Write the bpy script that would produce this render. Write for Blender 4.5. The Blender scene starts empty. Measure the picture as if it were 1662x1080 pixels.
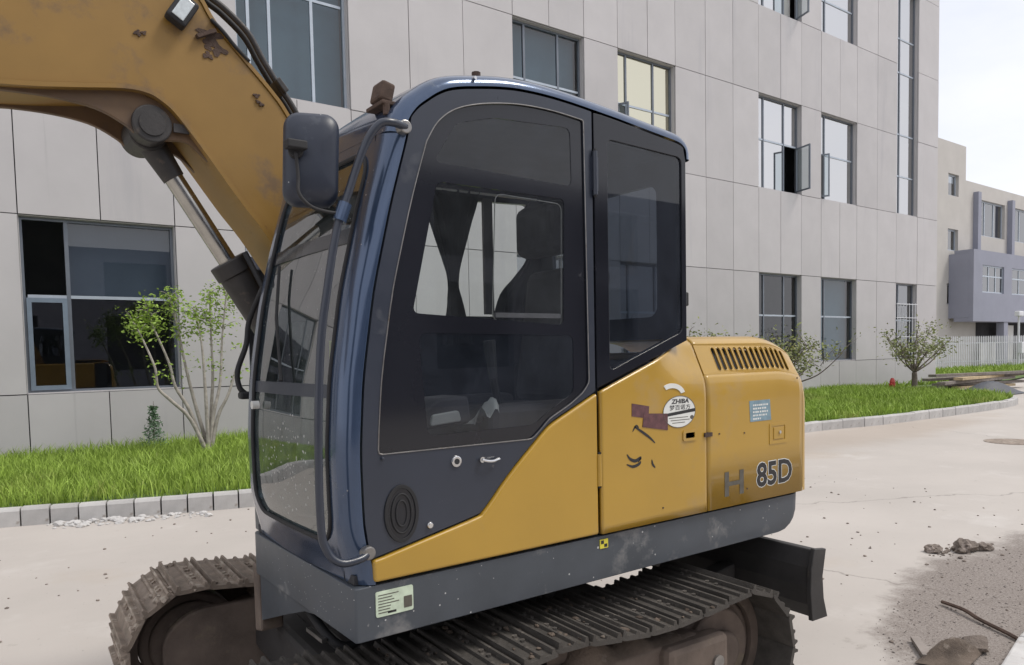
import bpy, bmesh, math, random
import numpy as np
from mathutils import Vector, Matrix
from mathutils.geometry import tessellate_polygon

random.seed(7); RNG = np.random.default_rng(7)
R = math.radians
scene = bpy.context.scene
COL = scene.collection

# ------------------------------------------------------------------ camera
F_PX, CY, PITCH, ROLL, YAW = 1206.7, 640.3, 0.05496, -0.02064, 0.6328
cam_d = bpy.data.cameras.new("camera")
cam = bpy.data.objects.new("camera", cam_d); COL.objects.link(cam)
fw = Vector((math.sin(YAW)*math.cos(PITCH), math.cos(YAW)*math.cos(PITCH), -math.sin(PITCH)))
rt0 = Vector((math.cos(YAW), -math.sin(YAW), 0)); up0 = rt0.cross(fw)
rt = rt0*math.cos(ROLL) + up0*math.sin(ROLL); up = -rt0*math.sin(ROLL) + up0*math.cos(ROLL)
m = Matrix((rt, up, -fw)).transposed().to_4x4(); m.translation = (0, 0, 1.65)
cam.matrix_world = m
cam_d.sensor_fit = 'HORIZONTAL'; cam_d.sensor_width = 36
cam_d.lens = 36*F_PX/1662; cam_d.shift_y = (CY-540)/1662
cam_d.clip_start = 0.05; cam_d.clip_end = 2000
scene.camera = cam

# ------------------------------------------------------------------ sky and sun
SUN_EL, SUN_AZ = 56, 128          # azimuth clockwise from +y
w = bpy.data.worlds.new("World"); scene.world = w; w.use_nodes = True
nt = w.node_tree; nt.nodes.clear()
def wn(t, **k):
    n = nt.nodes.new(t)
    for a, v in k.items(): setattr(n, a, v)
    return n
sky = wn('ShaderNodeTexSky', sky_type='NISHITA', sun_disc=False)
sky.sun_elevation = R(SUN_EL); sky.sun_rotation = R(SUN_AZ); sky.dust_density = 3.0; sky.air_density = 1.0
tc = wn('ShaderNodeTexCoord')
mp = wn('ShaderNodeMapping'); mp.inputs['Scale'].default_value = (1.0, 1.0, 2.4)
nz = wn('ShaderNodeTexNoise'); nz.inputs['Scale'].default_value = 1.7; nz.inputs['Detail'].default_value = 7; nz.inputs['Roughness'].default_value = .55
rp = wn('ShaderNodeValToRGB'); rp.color_ramp.elements[0].position = .30; rp.color_ramp.elements[0].color = (.68, .68, .68, 1)
rp.color_ramp.elements[1].position = .58; rp.color_ramp.elements[1].color = (1, 1, 1, 1)
mx = wn('ShaderNodeMixRGB'); mx.inputs['Color2'].default_value = (7.7, 7.75, 8.2, 1)
bg = wn('ShaderNodeBackground'); bg.inputs['Strength'].default_value = .10
out = wn('ShaderNodeOutputWorld')
L = nt.links.new
L(tc.outputs['Generated'], mp.inputs['Vector']); L(mp.outputs[0], nz.inputs['Vector']); L(nz.outputs['Fac'], rp.inputs[0])
L(rp.outputs[0], mx.inputs['Fac']); L(sky.outputs[0], mx.inputs['Color1']); L(mx.outputs[0], bg.inputs[0]); L(bg.outputs[0], out.inputs[0])
sd = bpy.data.lights.new("sun", 'SUN'); sd.energy = 1.5; sd.angle = R(16); sd.color = (1, .95, .87)
sun = bpy.data.objects.new("sun", sd); COL.objects.link(sun)
sdir = Vector((math.sin(R(SUN_AZ))*math.cos(R(SUN_EL)), math.cos(R(SUN_AZ))*math.cos(R(SUN_EL)), math.sin(R(SUN_EL))))
sun.rotation_euler = sdir.to_track_quat('Z', 'Y').to_euler(); sun.location = (6, -6, 20)
vs = scene.view_settings
vs.view_transform = 'Standard'; vs.look = 'None'; vs.exposure = 0.48; vs.gamma = 1; vs.use_curve_mapping = False

scene.cycles.max_bounces = 7; scene.cycles.diffuse_bounces = 3; scene.cycles.glossy_bounces = 3; scene.cycles.transparent_max_bounces = 12
# ------------------------------------------------------------------ materials
MATS = {}
def mat(name, base, rough=.5, metal=0, var=.12, vscale=3.0, dust=None, bump=None, coat=0, spec=.5, rvar=.0, speck=None, rand=0, detail=6):
    m = bpy.data.materials.new(name); m.use_nodes = True; MATS[name] = m
    t = m.node_tree; n = t.nodes; l = t.links.new
    b = n['Principled BSDF']
    b.inputs['Roughness'].default_value = rough; b.inputs['Metallic'].default_value = metal
    b.inputs['Coat Weight'].default_value = coat; b.inputs['Coat Roughness'].default_value = .08
    b.inputs['Specular IOR Level'].default_value = spec
    co = n.new('ShaderNodeTexCoord')
    no = n.new('ShaderNodeTexNoise'); no.inputs['Scale'].default_value = vscale; no.inputs['Detail'].default_value = detail
    no.inputs['Roughness'].default_value = .6
    l(co.outputs['Object'], no.inputs['Vector'])
    cr = n.new('ShaderNodeValToRGB'); c = Vector(base)
    cr.color_ramp.elements[0].position = .28; cr.color_ramp.elements[1].position = .72
    cr.color_ramp.elements[0].color = (*(c*(1-var)), 1); cr.color_ramp.elements[1].color = (*(c*(1+var)), 1)
    l(no.outputs['Fac'], cr.inputs[0]); cur = cr.outputs[0]
    rsock = None
    def layer(cur, col, amount, scale, width=.12, det=8, rgh=.65, stretch=None):
        src = co.outputs['Object']
        if stretch:
            mpp = n.new('ShaderNodeMapping'); mpp.inputs['Scale'].default_value = stretch; l(src, mpp.inputs['Vector']); src = mpp.outputs[0]
        d = n.new('ShaderNodeTexNoise'); d.inputs['Scale'].default_value = scale; d.inputs['Detail'].default_value = det; d.inputs['Roughness'].default_value = rgh
        l(src, d.inputs['Vector'])
        rr = n.new('ShaderNodeMapRange'); rr.inputs['From Min'].default_value = .62-.3*amount; rr.inputs['From Max'].default_value = .62-.3*amount+width
        rr.inputs['To Max'].default_value = 1.0
        l(d.outputs['Fac'], rr.inputs['Value'])
        mxx = n.new('ShaderNodeMixRGB'); mxx.inputs['Color2'].default_value = (*col, 1)
        l(cur, mxx.inputs['Color1']); l(rr.outputs[0], mxx.inputs['Fac'])
        return mxx.outputs[0], rr.outputs[0]
    for d in (dust or []):
        cur, fac = layer(cur, *d) if len(d) == 3 else layer(cur, *d[:3], stretch=d[3], width=.2)
        if rsock is None: rsock = fac
    if speck:   # small splashes
        vo = n.new('ShaderNodeTexVoronoi'); vo.inputs['Scale'].default_value = speck[1]; l(co.outputs['Object'], vo.inputs['Vector'])
        sepc = n.new('ShaderNodeSeparateColor'); l(vo.outputs['Color'], sepc.inputs[0])
        thr = n.new('ShaderNodeMath'); thr.operation = 'MULTIPLY'; thr.inputs[1].default_value = speck[2]; l(sepc.outputs[0], thr.inputs[0])
        pw = n.new('ShaderNodeMath'); pw.operation = 'POWER'; pw.inputs[1].default_value = 5.0; l(thr.outputs[0], pw.inputs[0])
        lt = n.new('ShaderNodeMath'); lt.operation = 'LESS_THAN'; l(vo.outputs['Distance'], lt.inputs[0]); l(pw.outputs[0], lt.inputs[1])
        mxx = n.new('ShaderNodeMixRGB'); mxx.inputs['Color2'].default_value = (*speck[0], 1); l(cur, mxx.inputs['Color1']); l(lt.outputs[0], mxx.inputs['Fac']); cur = mxx.outputs[0]
    if rand:
        oi = n.new('ShaderNodeObjectInfo'); hs = n.new('ShaderNodeHueSaturation')
        mr = n.new('ShaderNodeMapRange'); mr.inputs['To Min'].default_value = 1-rand; mr.inputs['To Max'].default_value = 1+rand
        l(oi.outputs['Random'], mr.inputs['Value']); l(mr.outputs[0], hs.inputs['Value']); l(cur, hs.inputs['Color']); cur = hs.outputs[0]
    l(cur, b.inputs['Base Color'])
    if rvar:
        r2 = n.new('ShaderNodeTexNoise'); r2.inputs['Scale'].default_value = vscale*4; r2.inputs['Detail'].default_value = 6; l(co.outputs['Object'], r2.inputs['Vector'])
        rr = n.new('ShaderNodeMapRange'); rr.inputs['To Min'].default_value = max(.03, rough-rvar); rr.inputs['To Max'].default_value = min(1, rough+rvar)
        l(r2.outputs['Fac'], rr.inputs['Value'])
        src = rr.outputs[0]
        if rsock is not None:
            ad = n.new('ShaderNodeMath'); ad.operation = 'MULTIPLY_ADD'; ad.use_clamp = True; ad.inputs[1].default_value = .35
            l(rsock, ad.inputs[0]); l(src, ad.inputs[2]); src = ad.outputs[0]
        l(src, b.inputs['Roughness'])
    if bump:
        bn = n.new('ShaderNodeTexNoise'); bn.inputs['Scale'].default_value = bump[0]; bn.inputs['Detail'].default_value = 8; bn.inputs['Roughness'].default_value = .7
        l(co.outputs['Object'], bn.inputs['Vector'])
        bp = n.new('ShaderNodeBump'); bp.inputs['Strength'].default_value = bump[1]; bp.inputs['Distance'].default_value = bump[2] if len(bump) > 2 else .01
        l(bn.outputs['Fac'], bp.inputs['Height']); l(bp.outputs[0], b.inputs['Normal'])
    return m

def glass(name, tint, ior=1.5, rough=.0, film=None, gcol=(1, 1, 1), speck=None):
    """thin sheet: tinted transmission + Fresnel mirror, optional film of dust or put-in reflection colour"""
    m = bpy.data.materials.new(name); m.use_nodes = True; MATS[name] = m
    t = m.node_tree; n = t.nodes; l = t.links.new; n.remove(n['Principled BSDF'])
    o = n['Material Output']
    tr = n.new('ShaderNodeBsdfTransparent'); tr.inputs[0].default_value = (*tint, 1)
    gl = n.new('ShaderNodeBsdfGlossy'); gl.inputs['Roughness'].default_value = rough; gl.inputs['Color'].default_value = (*gcol, 1)
    fr = n.new('ShaderNodeFresnel'); ge = n.new('ShaderNodeNewGeometry')
    io = n.new('ShaderNodeMapRange'); io.inputs['To Min'].default_value = ior; io.inputs['To Max'].default_value = 1/ior   # same mirror strength from both sides of the sheet
    l(ge.outputs['Backfacing'], io.inputs['Value']); l(io.outputs[0], fr.inputs['IOR'])
    mx = n.new('ShaderNodeMixShader'); l(fr.outputs[0], mx.inputs[0]); l(tr.outputs[0], mx.inputs[1]); l(gl.outputs[0], mx.inputs[2])
    cur = mx.outputs[0]
    if film:
        col, lo, hi, sc = film
        co = n.new('ShaderNodeTexCoord'); d = n.new('ShaderNodeTexNoise'); d.inputs['Scale'].default_value = sc; d.inputs['Detail'].default_value = 9; d.inputs['Roughness'].default_value = .72
        l(co.outputs['Object'], d.inputs['Vector'])
        mr = n.new('ShaderNodeMapRange'); mr.inputs['From Min'].default_value = .4; mr.inputs['From Max'].default_value = .68; mr.inputs['To Min'].default_value = lo; mr.inputs['To Max'].default_value = hi
        l(d.outputs['Fac'], mr.inputs['Value'])
        df = n.new('ShaderNodeBsdfDiffuse'); df.inputs[0].default_value = (*col, 1)
        m2 = n.new('ShaderNodeMixShader'); l(mr.outputs[0], m2.inputs[0]); l(cur, m2.inputs[1]); l(df.outputs[0], m2.inputs[2]); cur = m2.outputs[0]
    if speck:      # dried drops and splashes
        co2 = n.new('ShaderNodeTexCoord'); vo = n.new('ShaderNodeTexVoronoi'); vo.inputs['Scale'].default_value = speck[0]; l(co2.outputs['Object'], vo.inputs['Vector'])
        sc = n.new('ShaderNodeSeparateColor'); l(vo.outputs['Color'], sc.inputs[0])
        a1 = n.new('ShaderNodeMath'); a1.operation = 'MULTIPLY'; a1.inputs[1].default_value = speck[1]; l(sc.outputs[0], a1.inputs[0])
        a2 = n.new('ShaderNodeMath'); a2.operation = 'POWER'; a2.inputs[1].default_value = 3.5; l(a1.outputs[0], a2.inputs[0])
        a3 = n.new('ShaderNodeMath'); a3.operation = 'LESS_THAN'; l(vo.outputs['Distance'], a3.inputs[0]); l(a2.outputs[0], a3.inputs[1])
        a4 = n.new('ShaderNodeMath'); a4.operation = 'MULTIPLY'; a4.inputs[1].default_value = .6; l(a3.outputs[0], a4.inputs[0])
        d2 = n.new('ShaderNodeBsdfDiffuse'); d2.inputs[0].default_value = (.55, .56, .55, 1)
        m3 = n.new('ShaderNodeMixShader'); l(a4.outputs[0], m3.inputs[0]); l(cur, m3.inputs[1]); l(d2.outputs[0], m3.inputs[2]); cur = m3.outputs[0]
    l(cur, o.inputs['Surface'])
    return m

DUSTC = (.34, .30, .26)
mat('concrete_road', (.455, .420, .388), .85, var=.10, vscale=.35, dust=[((.425, .385, .355), .12, .8, (.18, 1.6, 1)), ((.42, .36, .30), .10, .22), ((.50, .468, .438), .15, 1.1), ((.30, .27, .24), -.10, 3.0)], bump=(60, .25, .004), detail=10)
mat('soil', (.20, .165, .14), .95, var=.4, vscale=6, dust=[((.33, .28, .25), .3, 9)], bump=(40, .8, .02))
mat('dirt_patch', (.21, .185, .17), .95, var=.3, vscale=5, dust=[((.42, .38, .35), .25, 14), ((.14, .12, .11), .1, 30)], bump=(70, .8, .012))
mat('kerb_concrete', (.47, .46, .45), .85, var=.14, vscale=5, dust=[((.30, .27, .24), .05, 7)], bump=(50, .4, .005), rand=.10)
mat('panel_stone', (.470, .455, .458), .62, var=.05, vscale=1.2, dust=[((.40, .39, .405), .14, .9, (1.8, 1.8, .16)), ((.34, .33, .335), -.16, 1.6, (3, 3, .10))], rand=.05, bump=(90, .08, .003))
mat('wall_core', (.10, .10, .11), .8, var=.1)
mat('annex_wall', (.46, .44, .415), .8, var=.06, vscale=.8)
mat('annex_grey', (.25, .26, .32), .7, var=.06, vscale=.8)
mat('alu_frame', (.16, .18, .21), .35, metal=.3, var=.08, vscale=6)
mat('alu_mid', (.20, .25, .31), .35, metal=.3, var=.08, vscale=6)
mat('alu_light', (.42, .47, .53), .35, metal=.3, var=.08, vscale=6)
mat('room_dark', (.035, .035, .04), .9, var=.4, vscale=1.2)
mat('room_mid', (.22, .22, .23), .9, var=.3, vscale=.5)
mat('room_pale', (.62, .62, .60), .9, var=.10, vscale=.6)
mat('bright_pane_backing', (.70, .70, .66), .8, var=.08, vscale=1)  # pale sheet added behind panes to stand in for their brightness
mat('blind_grey', (.27, .29, .35), .8, var=.1, vscale=1)
mat('blind_blue', (.25, .38, .45), .8, var=.1, vscale=1)
glass('sash_glass', (.72, .78, .80), 1.6, .01)
glass('window_glass', (.42, .47, .50), 1.75, .01)
glass('window_mirror', (.25, .28, .31), 3.2, .008)
glass('window_cream_reflection', (.25, .28, .31), 9.0, .008, gcol=(1, .95, .74))  # cream of the bright reflection is put into the gloss colour
glass('window_silver', (.25, .28, .31), 9.0, .008)
mat('fence_white', (.62, .63, .66), .5, var=.08)
mat('grass_blade', (.28, .40, .065), .55, var=.4, vscale=2.2, dust=[((.42, .47, .13), .20, .8), ((.36, .33, .15), -.12, 5)], spec=.3)
mat('grass_soil', (.09, .14, .035), .95, var=.4, vscale=6, bump=(30, .6, .02))
mat('bark', (.36, .33, .29), .9, var=.35, vscale=14, bump=(60, .7, .006))
mat('bark_grey', (.17, .14, .12), .9, var=.35, vscale=14, bump=(60, .7, .006))
mat('leaf_yellow_green', (.25, .37, .06), .5, var=.35, vscale=5, spec=.35)
mat('leaf_dark', (.22, .25, .085), .5, var=.4, vscale=4, dust=[((.40, .38, .15), .22, 1.6)], spec=.35)
mat('needle', (.12, .20, .11), .6, var=.3, vscale=8)
mat('hydrant_red', (.45, .05, .04), .45, var=.15, vscale=9)
mat('timber', (.46, .36, .22), .8, var=.25, vscale=7, rand=.2)
mat('timber_grey', (.24, .21, .19), .85, var=.3, vscale=7, rand=.2)
mat('tarp_dark', (.05, .055, .07), .6, var=.3, vscale=6)
# excavator paint and parts
YEL = (.435, .258, .030)
mat('yellow_paint', YEL, .33, var=.07, vscale=2.2, dust=[((.40, .255, .075), .12, 2.6), ((.19, .13, .07), -.20, 14)], coat=.5, rvar=.08, bump=(14, .03, .004), speck=((.16, .10, .05), 26, .42))
mat('boom_paint_shaded', (.255, .145, .032), .45, var=.12, vscale=2.5, dust=[((.165, .105, .055), .22, 4), ((.12, .065, .035), -.22, 7)], rvar=.1, bump=(18, .05, .004), speck=((.08, .05, .03), 14, .45))  # body yellow set darker: the boom's shade is put into the colour
mat('boom_under_shade', (.12, .072, .038), .6, var=.3, vscale=4, dust=[((.09, .06, .045), .25, 5)], bump=(20, .1, .004))  # boom yellow darker still, underside shade put into the colour
mat('navy_gloss', (.050, .080, .145), .20, metal=.5, var=.12, vscale=3, dust=[((.10, .115, .14), -.05, 5), ((.26, .25, .24), -.24, 22)], coat=.6, rvar=.08, speck=((.42, .42, .42), 34, .66))
mat('navy_satin', (.028, .034, .050), .32, var=.12, vscale=3, dust=[((.06, .067, .082), .02, 4), ((.2, .19, .18), -.26, 24)], rvar=.10, coat=.15)
mat('frame_paint', (.070, .080, .094), .42, var=.18, vscale=4, dust=[((.20, .20, .20), .10, 5), ((.36, .35, .34), -.16, 26)], rvar=.1, speck=((.5, .5, .5), 40, .72), bump=(40, .1, .002))
mat('frit_black', (.012, .013, .018), .10, var=.1, vscale=3, dust=[((.07, .07, .08), -.16, 8)], rvar=.03)
mat('rubber', (.018, .018, .02), .7, var=.2, vscale=12)
mat('plastic_navy', (.020, .026, .043), .42, var=.15, vscale=5, dust=[((.06, .07, .09), .05, 9)], speck=((.45, .45, .45), 40, .64))
mat('interior_dark', (.035, .036, .042), .75, var=.25, vscale=5)
mat('interior_grey', (.085, .08, .09), .7, var=.3, vscale=6)
mat('seat_fabric', (.06, .058, .065), .9, var=.3, vscale=12, bump=(120, .3, .004))
mat('curtain_cloth', (.030, .032, .044), .9, var=.3, vscale=9)
mat('white_plastic', (.60, .60, .58), .5, var=.12, vscale=9)
mat('hi_vis', (.55, .75, .08), .6, var=.1)
mat('steel_worn', (.30, .29, .28), .38, metal=.85, var=.25, vscale=18, dust=[((.16, .11, .07), .0, 12)], rvar=.12)
mat('chrome', (.62, .62, .62), .16, metal=1, var=.1, vscale=20)
mat('rod_steel', (.42, .41, .38), .22, metal=1, var=.2, vscale=9, dust=[((.16, .13, .09), .05, 9)], rvar=.1)
mat('cylinder_dark', (.030, .027, .026), .5, var=.4, vscale=8, dust=[((.10, .075, .055), .05, 11), ((.24, .22, .20), -.16, 9)], bump=(60, .3, .004))
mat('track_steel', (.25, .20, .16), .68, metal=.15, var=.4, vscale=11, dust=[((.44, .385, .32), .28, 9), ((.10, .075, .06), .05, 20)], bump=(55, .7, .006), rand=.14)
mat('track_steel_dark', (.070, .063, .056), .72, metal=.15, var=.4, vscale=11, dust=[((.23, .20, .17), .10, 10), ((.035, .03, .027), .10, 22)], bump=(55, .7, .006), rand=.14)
mat('mud_brown', (.12, .092, .072), .9, var=.4, vscale=7, dust=[((.26, .22, .185), .15, 10)], bump=(40, .9, .012))
mat('rust_frame', (.13, .10, .082), .8, var=.4, vscale=5, dust=[((.19, .155, .11), .15, 6), ((.20, .17, .06), -.12, 3)], bump=(40, .5, .006))
mat('rust', (.085, .055, .042), .9, var=.4, vscale=20, bump=(80, .8, .006))
mat('blade_dark', (.036, .034, .034), .55, var=.3, vscale=6, dust=[((.10, .085, .07), .0, 7)])
mat('sticker_white', (.72, .73, .70), .45, var=.05, vscale=8)
mat('sticker_green', (.55, .64, .50), .5, var=.2, vscale=26)
mat('sticker_maroon', (.115, .05, .055), .5, var=.35, vscale=40)
mat('sticker_blue', (.20, .30, .36), .5, var=.2, vscale=30)
mat('sticker_yellow', (.70, .62, .06), .5, var=.1)
mat('ink', (.022, .022, .024), .5, var=.2, vscale=30)
mat('ink_grey', (.10, .092, .075), .5, var=.25, vscale=30)
mat('lens', (.55, .60, .62), .12, var=.15, vscale=60, coat=.5)
glass('cab_glass', (.86, .90, .90), 1.5, .0, film=((.30, .33, .36), .02, .07, 5))
glass('far_glass', (.92, .94, .94), 1.45)
glass('cab_glass_dark', (.30, .33, .37), 1.5, .02, film=((.15, .18, .24), .05, .11, 7))  # bluish film: haze with the blue-grey reflection put into its colour
glass('cab_glass_low', (.55, .58, .60), 1.5, .0, film=((.15, .18, .24), .04, .09, 9))  # blue-grey mirrored tone is put into the film colour
glass('windscreen', (.60, .71, .69), 2.9, .0, film=((.40, .47, .45), .01, .05, 14), speck=(70, .62))
glass('windscreen_low', (.56, .70, .66), 2.6, .0, film=((.42, .50, .47), .05, .14, 11), speck=(60, .72))

# ------------------------------------------------------------------ helpers
def link(o): COL.objects.link(o); return o
def wmat(o):
    return o.matrix_world.copy() if o is None else (wmat(o.parent) @ o.matrix_parent_inverse @ o.matrix_basis if o.parent else o.matrix_basis.copy())
def adopt(o, parent):
    o.parent = parent; o.matrix_parent_inverse = wmat(parent).inverted(); return o
def mesh(name, V, Fc, material, parent=None, smooth=False, world=None, bevel=0, bseg=2, auto=None):
    me = bpy.data.meshes.new(name); me.from_pydata([tuple(v) for v in V], [], [tuple(f) for f in Fc]); me.update()
    bm = bmesh.new(); bm.from_mesh(me); bmesh.ops.recalc_face_normals(bm, faces=bm.faces); bm.to_mesh(me); bm.free()
    me.materials.append(MATS[material] if isinstance(material, str) else material)
    if smooth:
        me.polygons.foreach_set('use_smooth', [True]*len(me.polygons))
    o = link(bpy.data.objects.new(name, me))
    if world is not None: o.matrix_basis = world
    if parent: adopt(o, parent)
    if bevel:
        b = o.modifiers.new('bevel', 'BEVEL'); b.width = bevel; b.segments = bseg; b.limit_method = 'ANGLE'; b.angle_limit = R(35)
    if auto is not None:
        me.polygons.foreach_set('use_smooth', [True]*len(me.polygons))
        try: me.set_sharp_from_angle(angle=R(auto))
        except Exception: pass
    return o
def tag(o, label=None, cat=None, group=None, kind=None):
    for k, v in (('label', label), ('category', cat), ('group', group), ('kind', kind)):
        if v: o[k] = v
    return o
def empty(name, loc, label, cat, group=None):
    o = link(bpy.data.objects.new(name, None)); o.location = loc; o.empty_display_size = .2
    o.matrix_basis = Matrix.Translation(loc)
    return tag(o, label, cat, group)
class MB:
    """collects shapes for one mesh"""
    def __init__(s): s.V = []; s.F = []
    def add(s, V, F):
        k = len(s.V); s.V += [Vector(v) for v in V]; s.F += [tuple(i+k for i in f) for f in F]; return s
    def box(s, a, b, M=None):
        (x0, y0, z0), (x1, y1, z1) = a, b
        V = [Vector(v) for v in ((x0,y0,z0),(x1,y0,z0),(x1,y1,z0),(x0,y1,z0),(x0,y0,z1),(x1,y0,z1),(x1,y1,z1),(x0,y1,z1))]
        if M: V = [M @ v for v in V]
        return s.add(V, [(0,3,2,1),(4,5,6,7),(0,1,5,4),(1,2,6,5),(2,3,7,6),(3,0,4,7)])
    def cyl(s, p, q, r0, r1=None, n=20, cap=True):
        r1 = r0 if r1 is None else r1
        p, q = Vector(p), Vector(q); d = (q-p).normalized(); a = d.orthogonal().normalized(); b = d.cross(a)
        V = []
        for c, r in ((p, r0), (q, r1)):
            V += [c + a*r*math.cos(2*math.pi*i/n) + b*r*math.sin(2*math.pi*i/n) for i in range(n)]
        Fc = [(i, (i+1) % n, n+(i+1) % n, n+i) for i in range(n)]
        if cap: Fc += [tuple(range(n-1, -1, -1)), tuple(range(n, 2*n))]
        return s.add(V, Fc)
    def tube(s, P, r, n=10, cap=True):
        P = [Vector(p) for p in P]; rs = r if isinstance(r, (list, tuple)) else [r]*len(P)
        T = [(P[min(i+1, len(P)-1)]-P[max(i-1, 0)]).normalized() for i in range(len(P))]
        a = T[0].orthogonal().normalized(); V = []
        for i, p in enumerate(P):
            a = (a - T[i]*a.dot(T[i]))
            a = a.normalized() if a.length > 1e-6 else T[i].orthogonal().normalized()
            b = T[i].cross(a)
            V += [p + (a*math.cos(2*math.pi*k/n) + b*math.sin(2*math.pi*k/n))*rs[i] for k in range(n)]
        Fc = [(i*n+k, i*n+(k+1) % n, (i+1)*n+(k+1) % n, (i+1)*n+k) for i in range(len(P)-1) for k in range(n)]
        if cap: Fc += [tuple(range(n-1, -1, -1)), tuple(range((len(P)-1)*n, len(P)*n))]
        return s.add(V, Fc)
    def prism(s, loops, fn, t0, t1):
        """loops: 2D outlines (first outer, rest holes); fn(u,v,t) -> point; solid between t0 and t1"""
        flat = [p for lp in loops for p in lp]
        if len(loops) == 1 : tris = [tuple(range(len(flat)))]
        else: tris = [tuple(t) for t in tessellate_polygon([[Vector((u, v, 0)) for u, v in lp] for lp in loops])]
        n = len(flat)
        V = [fn(u, v, t0) for u, v in flat] + [fn(u, v, t1) for u, v in flat]
        Fc = list(tris) + [tuple(i+n for i in reversed(t)) for t in tris]
        k = 0
        for lp in loops:
            c = len(lp)
            Fc += [(k+i, k+(i+1) % c, n+k+(i+1) % c, n+k+i) for i in range(c)]
            k += c
        return s.add(V, Fc)
    def flat(s, lp, fn):
        V = [fn(u, v, 0) for u, v in lp]; return s.add(V, [tuple(range(len(lp)))])
    def build(s, name, material, parent=None, **k): return mesh(name, s.V, s.F, material, parent, **k)
def XZ(y=0):  return lambda u, v, t: Vector((u, y+t, v))
def YZ(x=0):  return lambda u, v, t: Vector((x+t, u, v))
def XY(z=0):  return lambda u, v, t: Vector((u, v, z+t))
def catmull(P, n=6):
    P = [Vector(p) for p in P]; out = []
    for i in range(len(P)-1):
        p0, p1, p2, p3 = P[max(i-1, 0)], P[i], P[i+1], P[min(i+2, len(P)-1)]
        for k in range(n):
            t = k/n
            out.append(.5*((2*p1)+(-p0+p2)*t+(2*p0-5*p1+4*p2-p3)*t*t+(-p0+3*p1-3*p2+p3)*t**3))
    return out+[P[-1]]
def c2(P, n=6): return [(v.x, v.y) for v in catmull([(a, b, 0) for a, b in P], n)]
def rrect(u0, v0, u1, v1, r, n=5):
    out = []
    for cx, cy, a0 in ((u1-r, v1-r, 0), (u0+r, v1-r, 90), (u0+r, v0+r, 180), (u1-r, v0+r, 270)):
        out += [(cx+r*math.cos(R(a0+90*i/n)), cy+r*math.sin(R(a0+90*i/n))) for i in range(n+1)]
    return out
def roundpoly(P, r, n=5):
    out = []; N = len(P)
    for i in range(N):
        p = Vector(P[i]); a = Vector(P[i-1])-p; b = Vector(P[(i+1) % N])-p
        d = min(r, a.length*.45, b.length*.45); a = p+a.normalized()*d; b = p+b.normalized()*d
        for k in range(n+1):
            t = k/n; q = a*(1-t)**2+p*2*t*(1-t)+b*t*t; out.append((q.x, q.y))
    return out
def lerp_tab(T, z):
    if z <= T[0][0]: return T[0][1]
    for (a, x), (b, y) in zip(T, T[1:]):
        if z <= b: return x+(y-x)*(z-a)/(b-a)
    return T[-1][1]
def grid(nu, nv, fn): 
    V = [fn(i/(nu-1), j/(nv-1)) for j in range(nv) for i in range(nu)]
    return V, [(j*nu+i, j*nu+i+1, (j+1)*nu+i+1, (j+1)*nu+i) for j in range(nv-1) for i in range(nu-1)]
def text_mesh(name, body, size, origin, xdir, ydir, material, parent, depth=.0008, shear=0, align='LEFT', bold=0):
    cu = bpy.data.curves.new(name, 'FONT'); cu.body = body; cu.size = size; cu.extrude = depth; cu.shear = shear; cu.align_x = align; cu.offset = bold
    cu.resolution_u = 3
    o = bpy.data.objects.new(name, cu); link(o)
    dg = bpy.context.evaluated_depsgraph_get()
    me = bpy.data.meshes.new_from_object(o.evaluated_get(dg)); bpy.data.objects.remove(o); bpy.data.curves.remove(cu)
    x = Vector(xdir).normalized(); y = Vector(ydir).normalized(); zz = x.cross(y)
    M = Matrix((x, y, zz)).transposed().to_4x4(); M.translation = origin
    me.transform(M); me.materials.clear(); me.materials.append(MATS[material])
    o = link(bpy.data.objects.new(name, me))
    if parent: adopt(o, parent)
    return o

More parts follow.
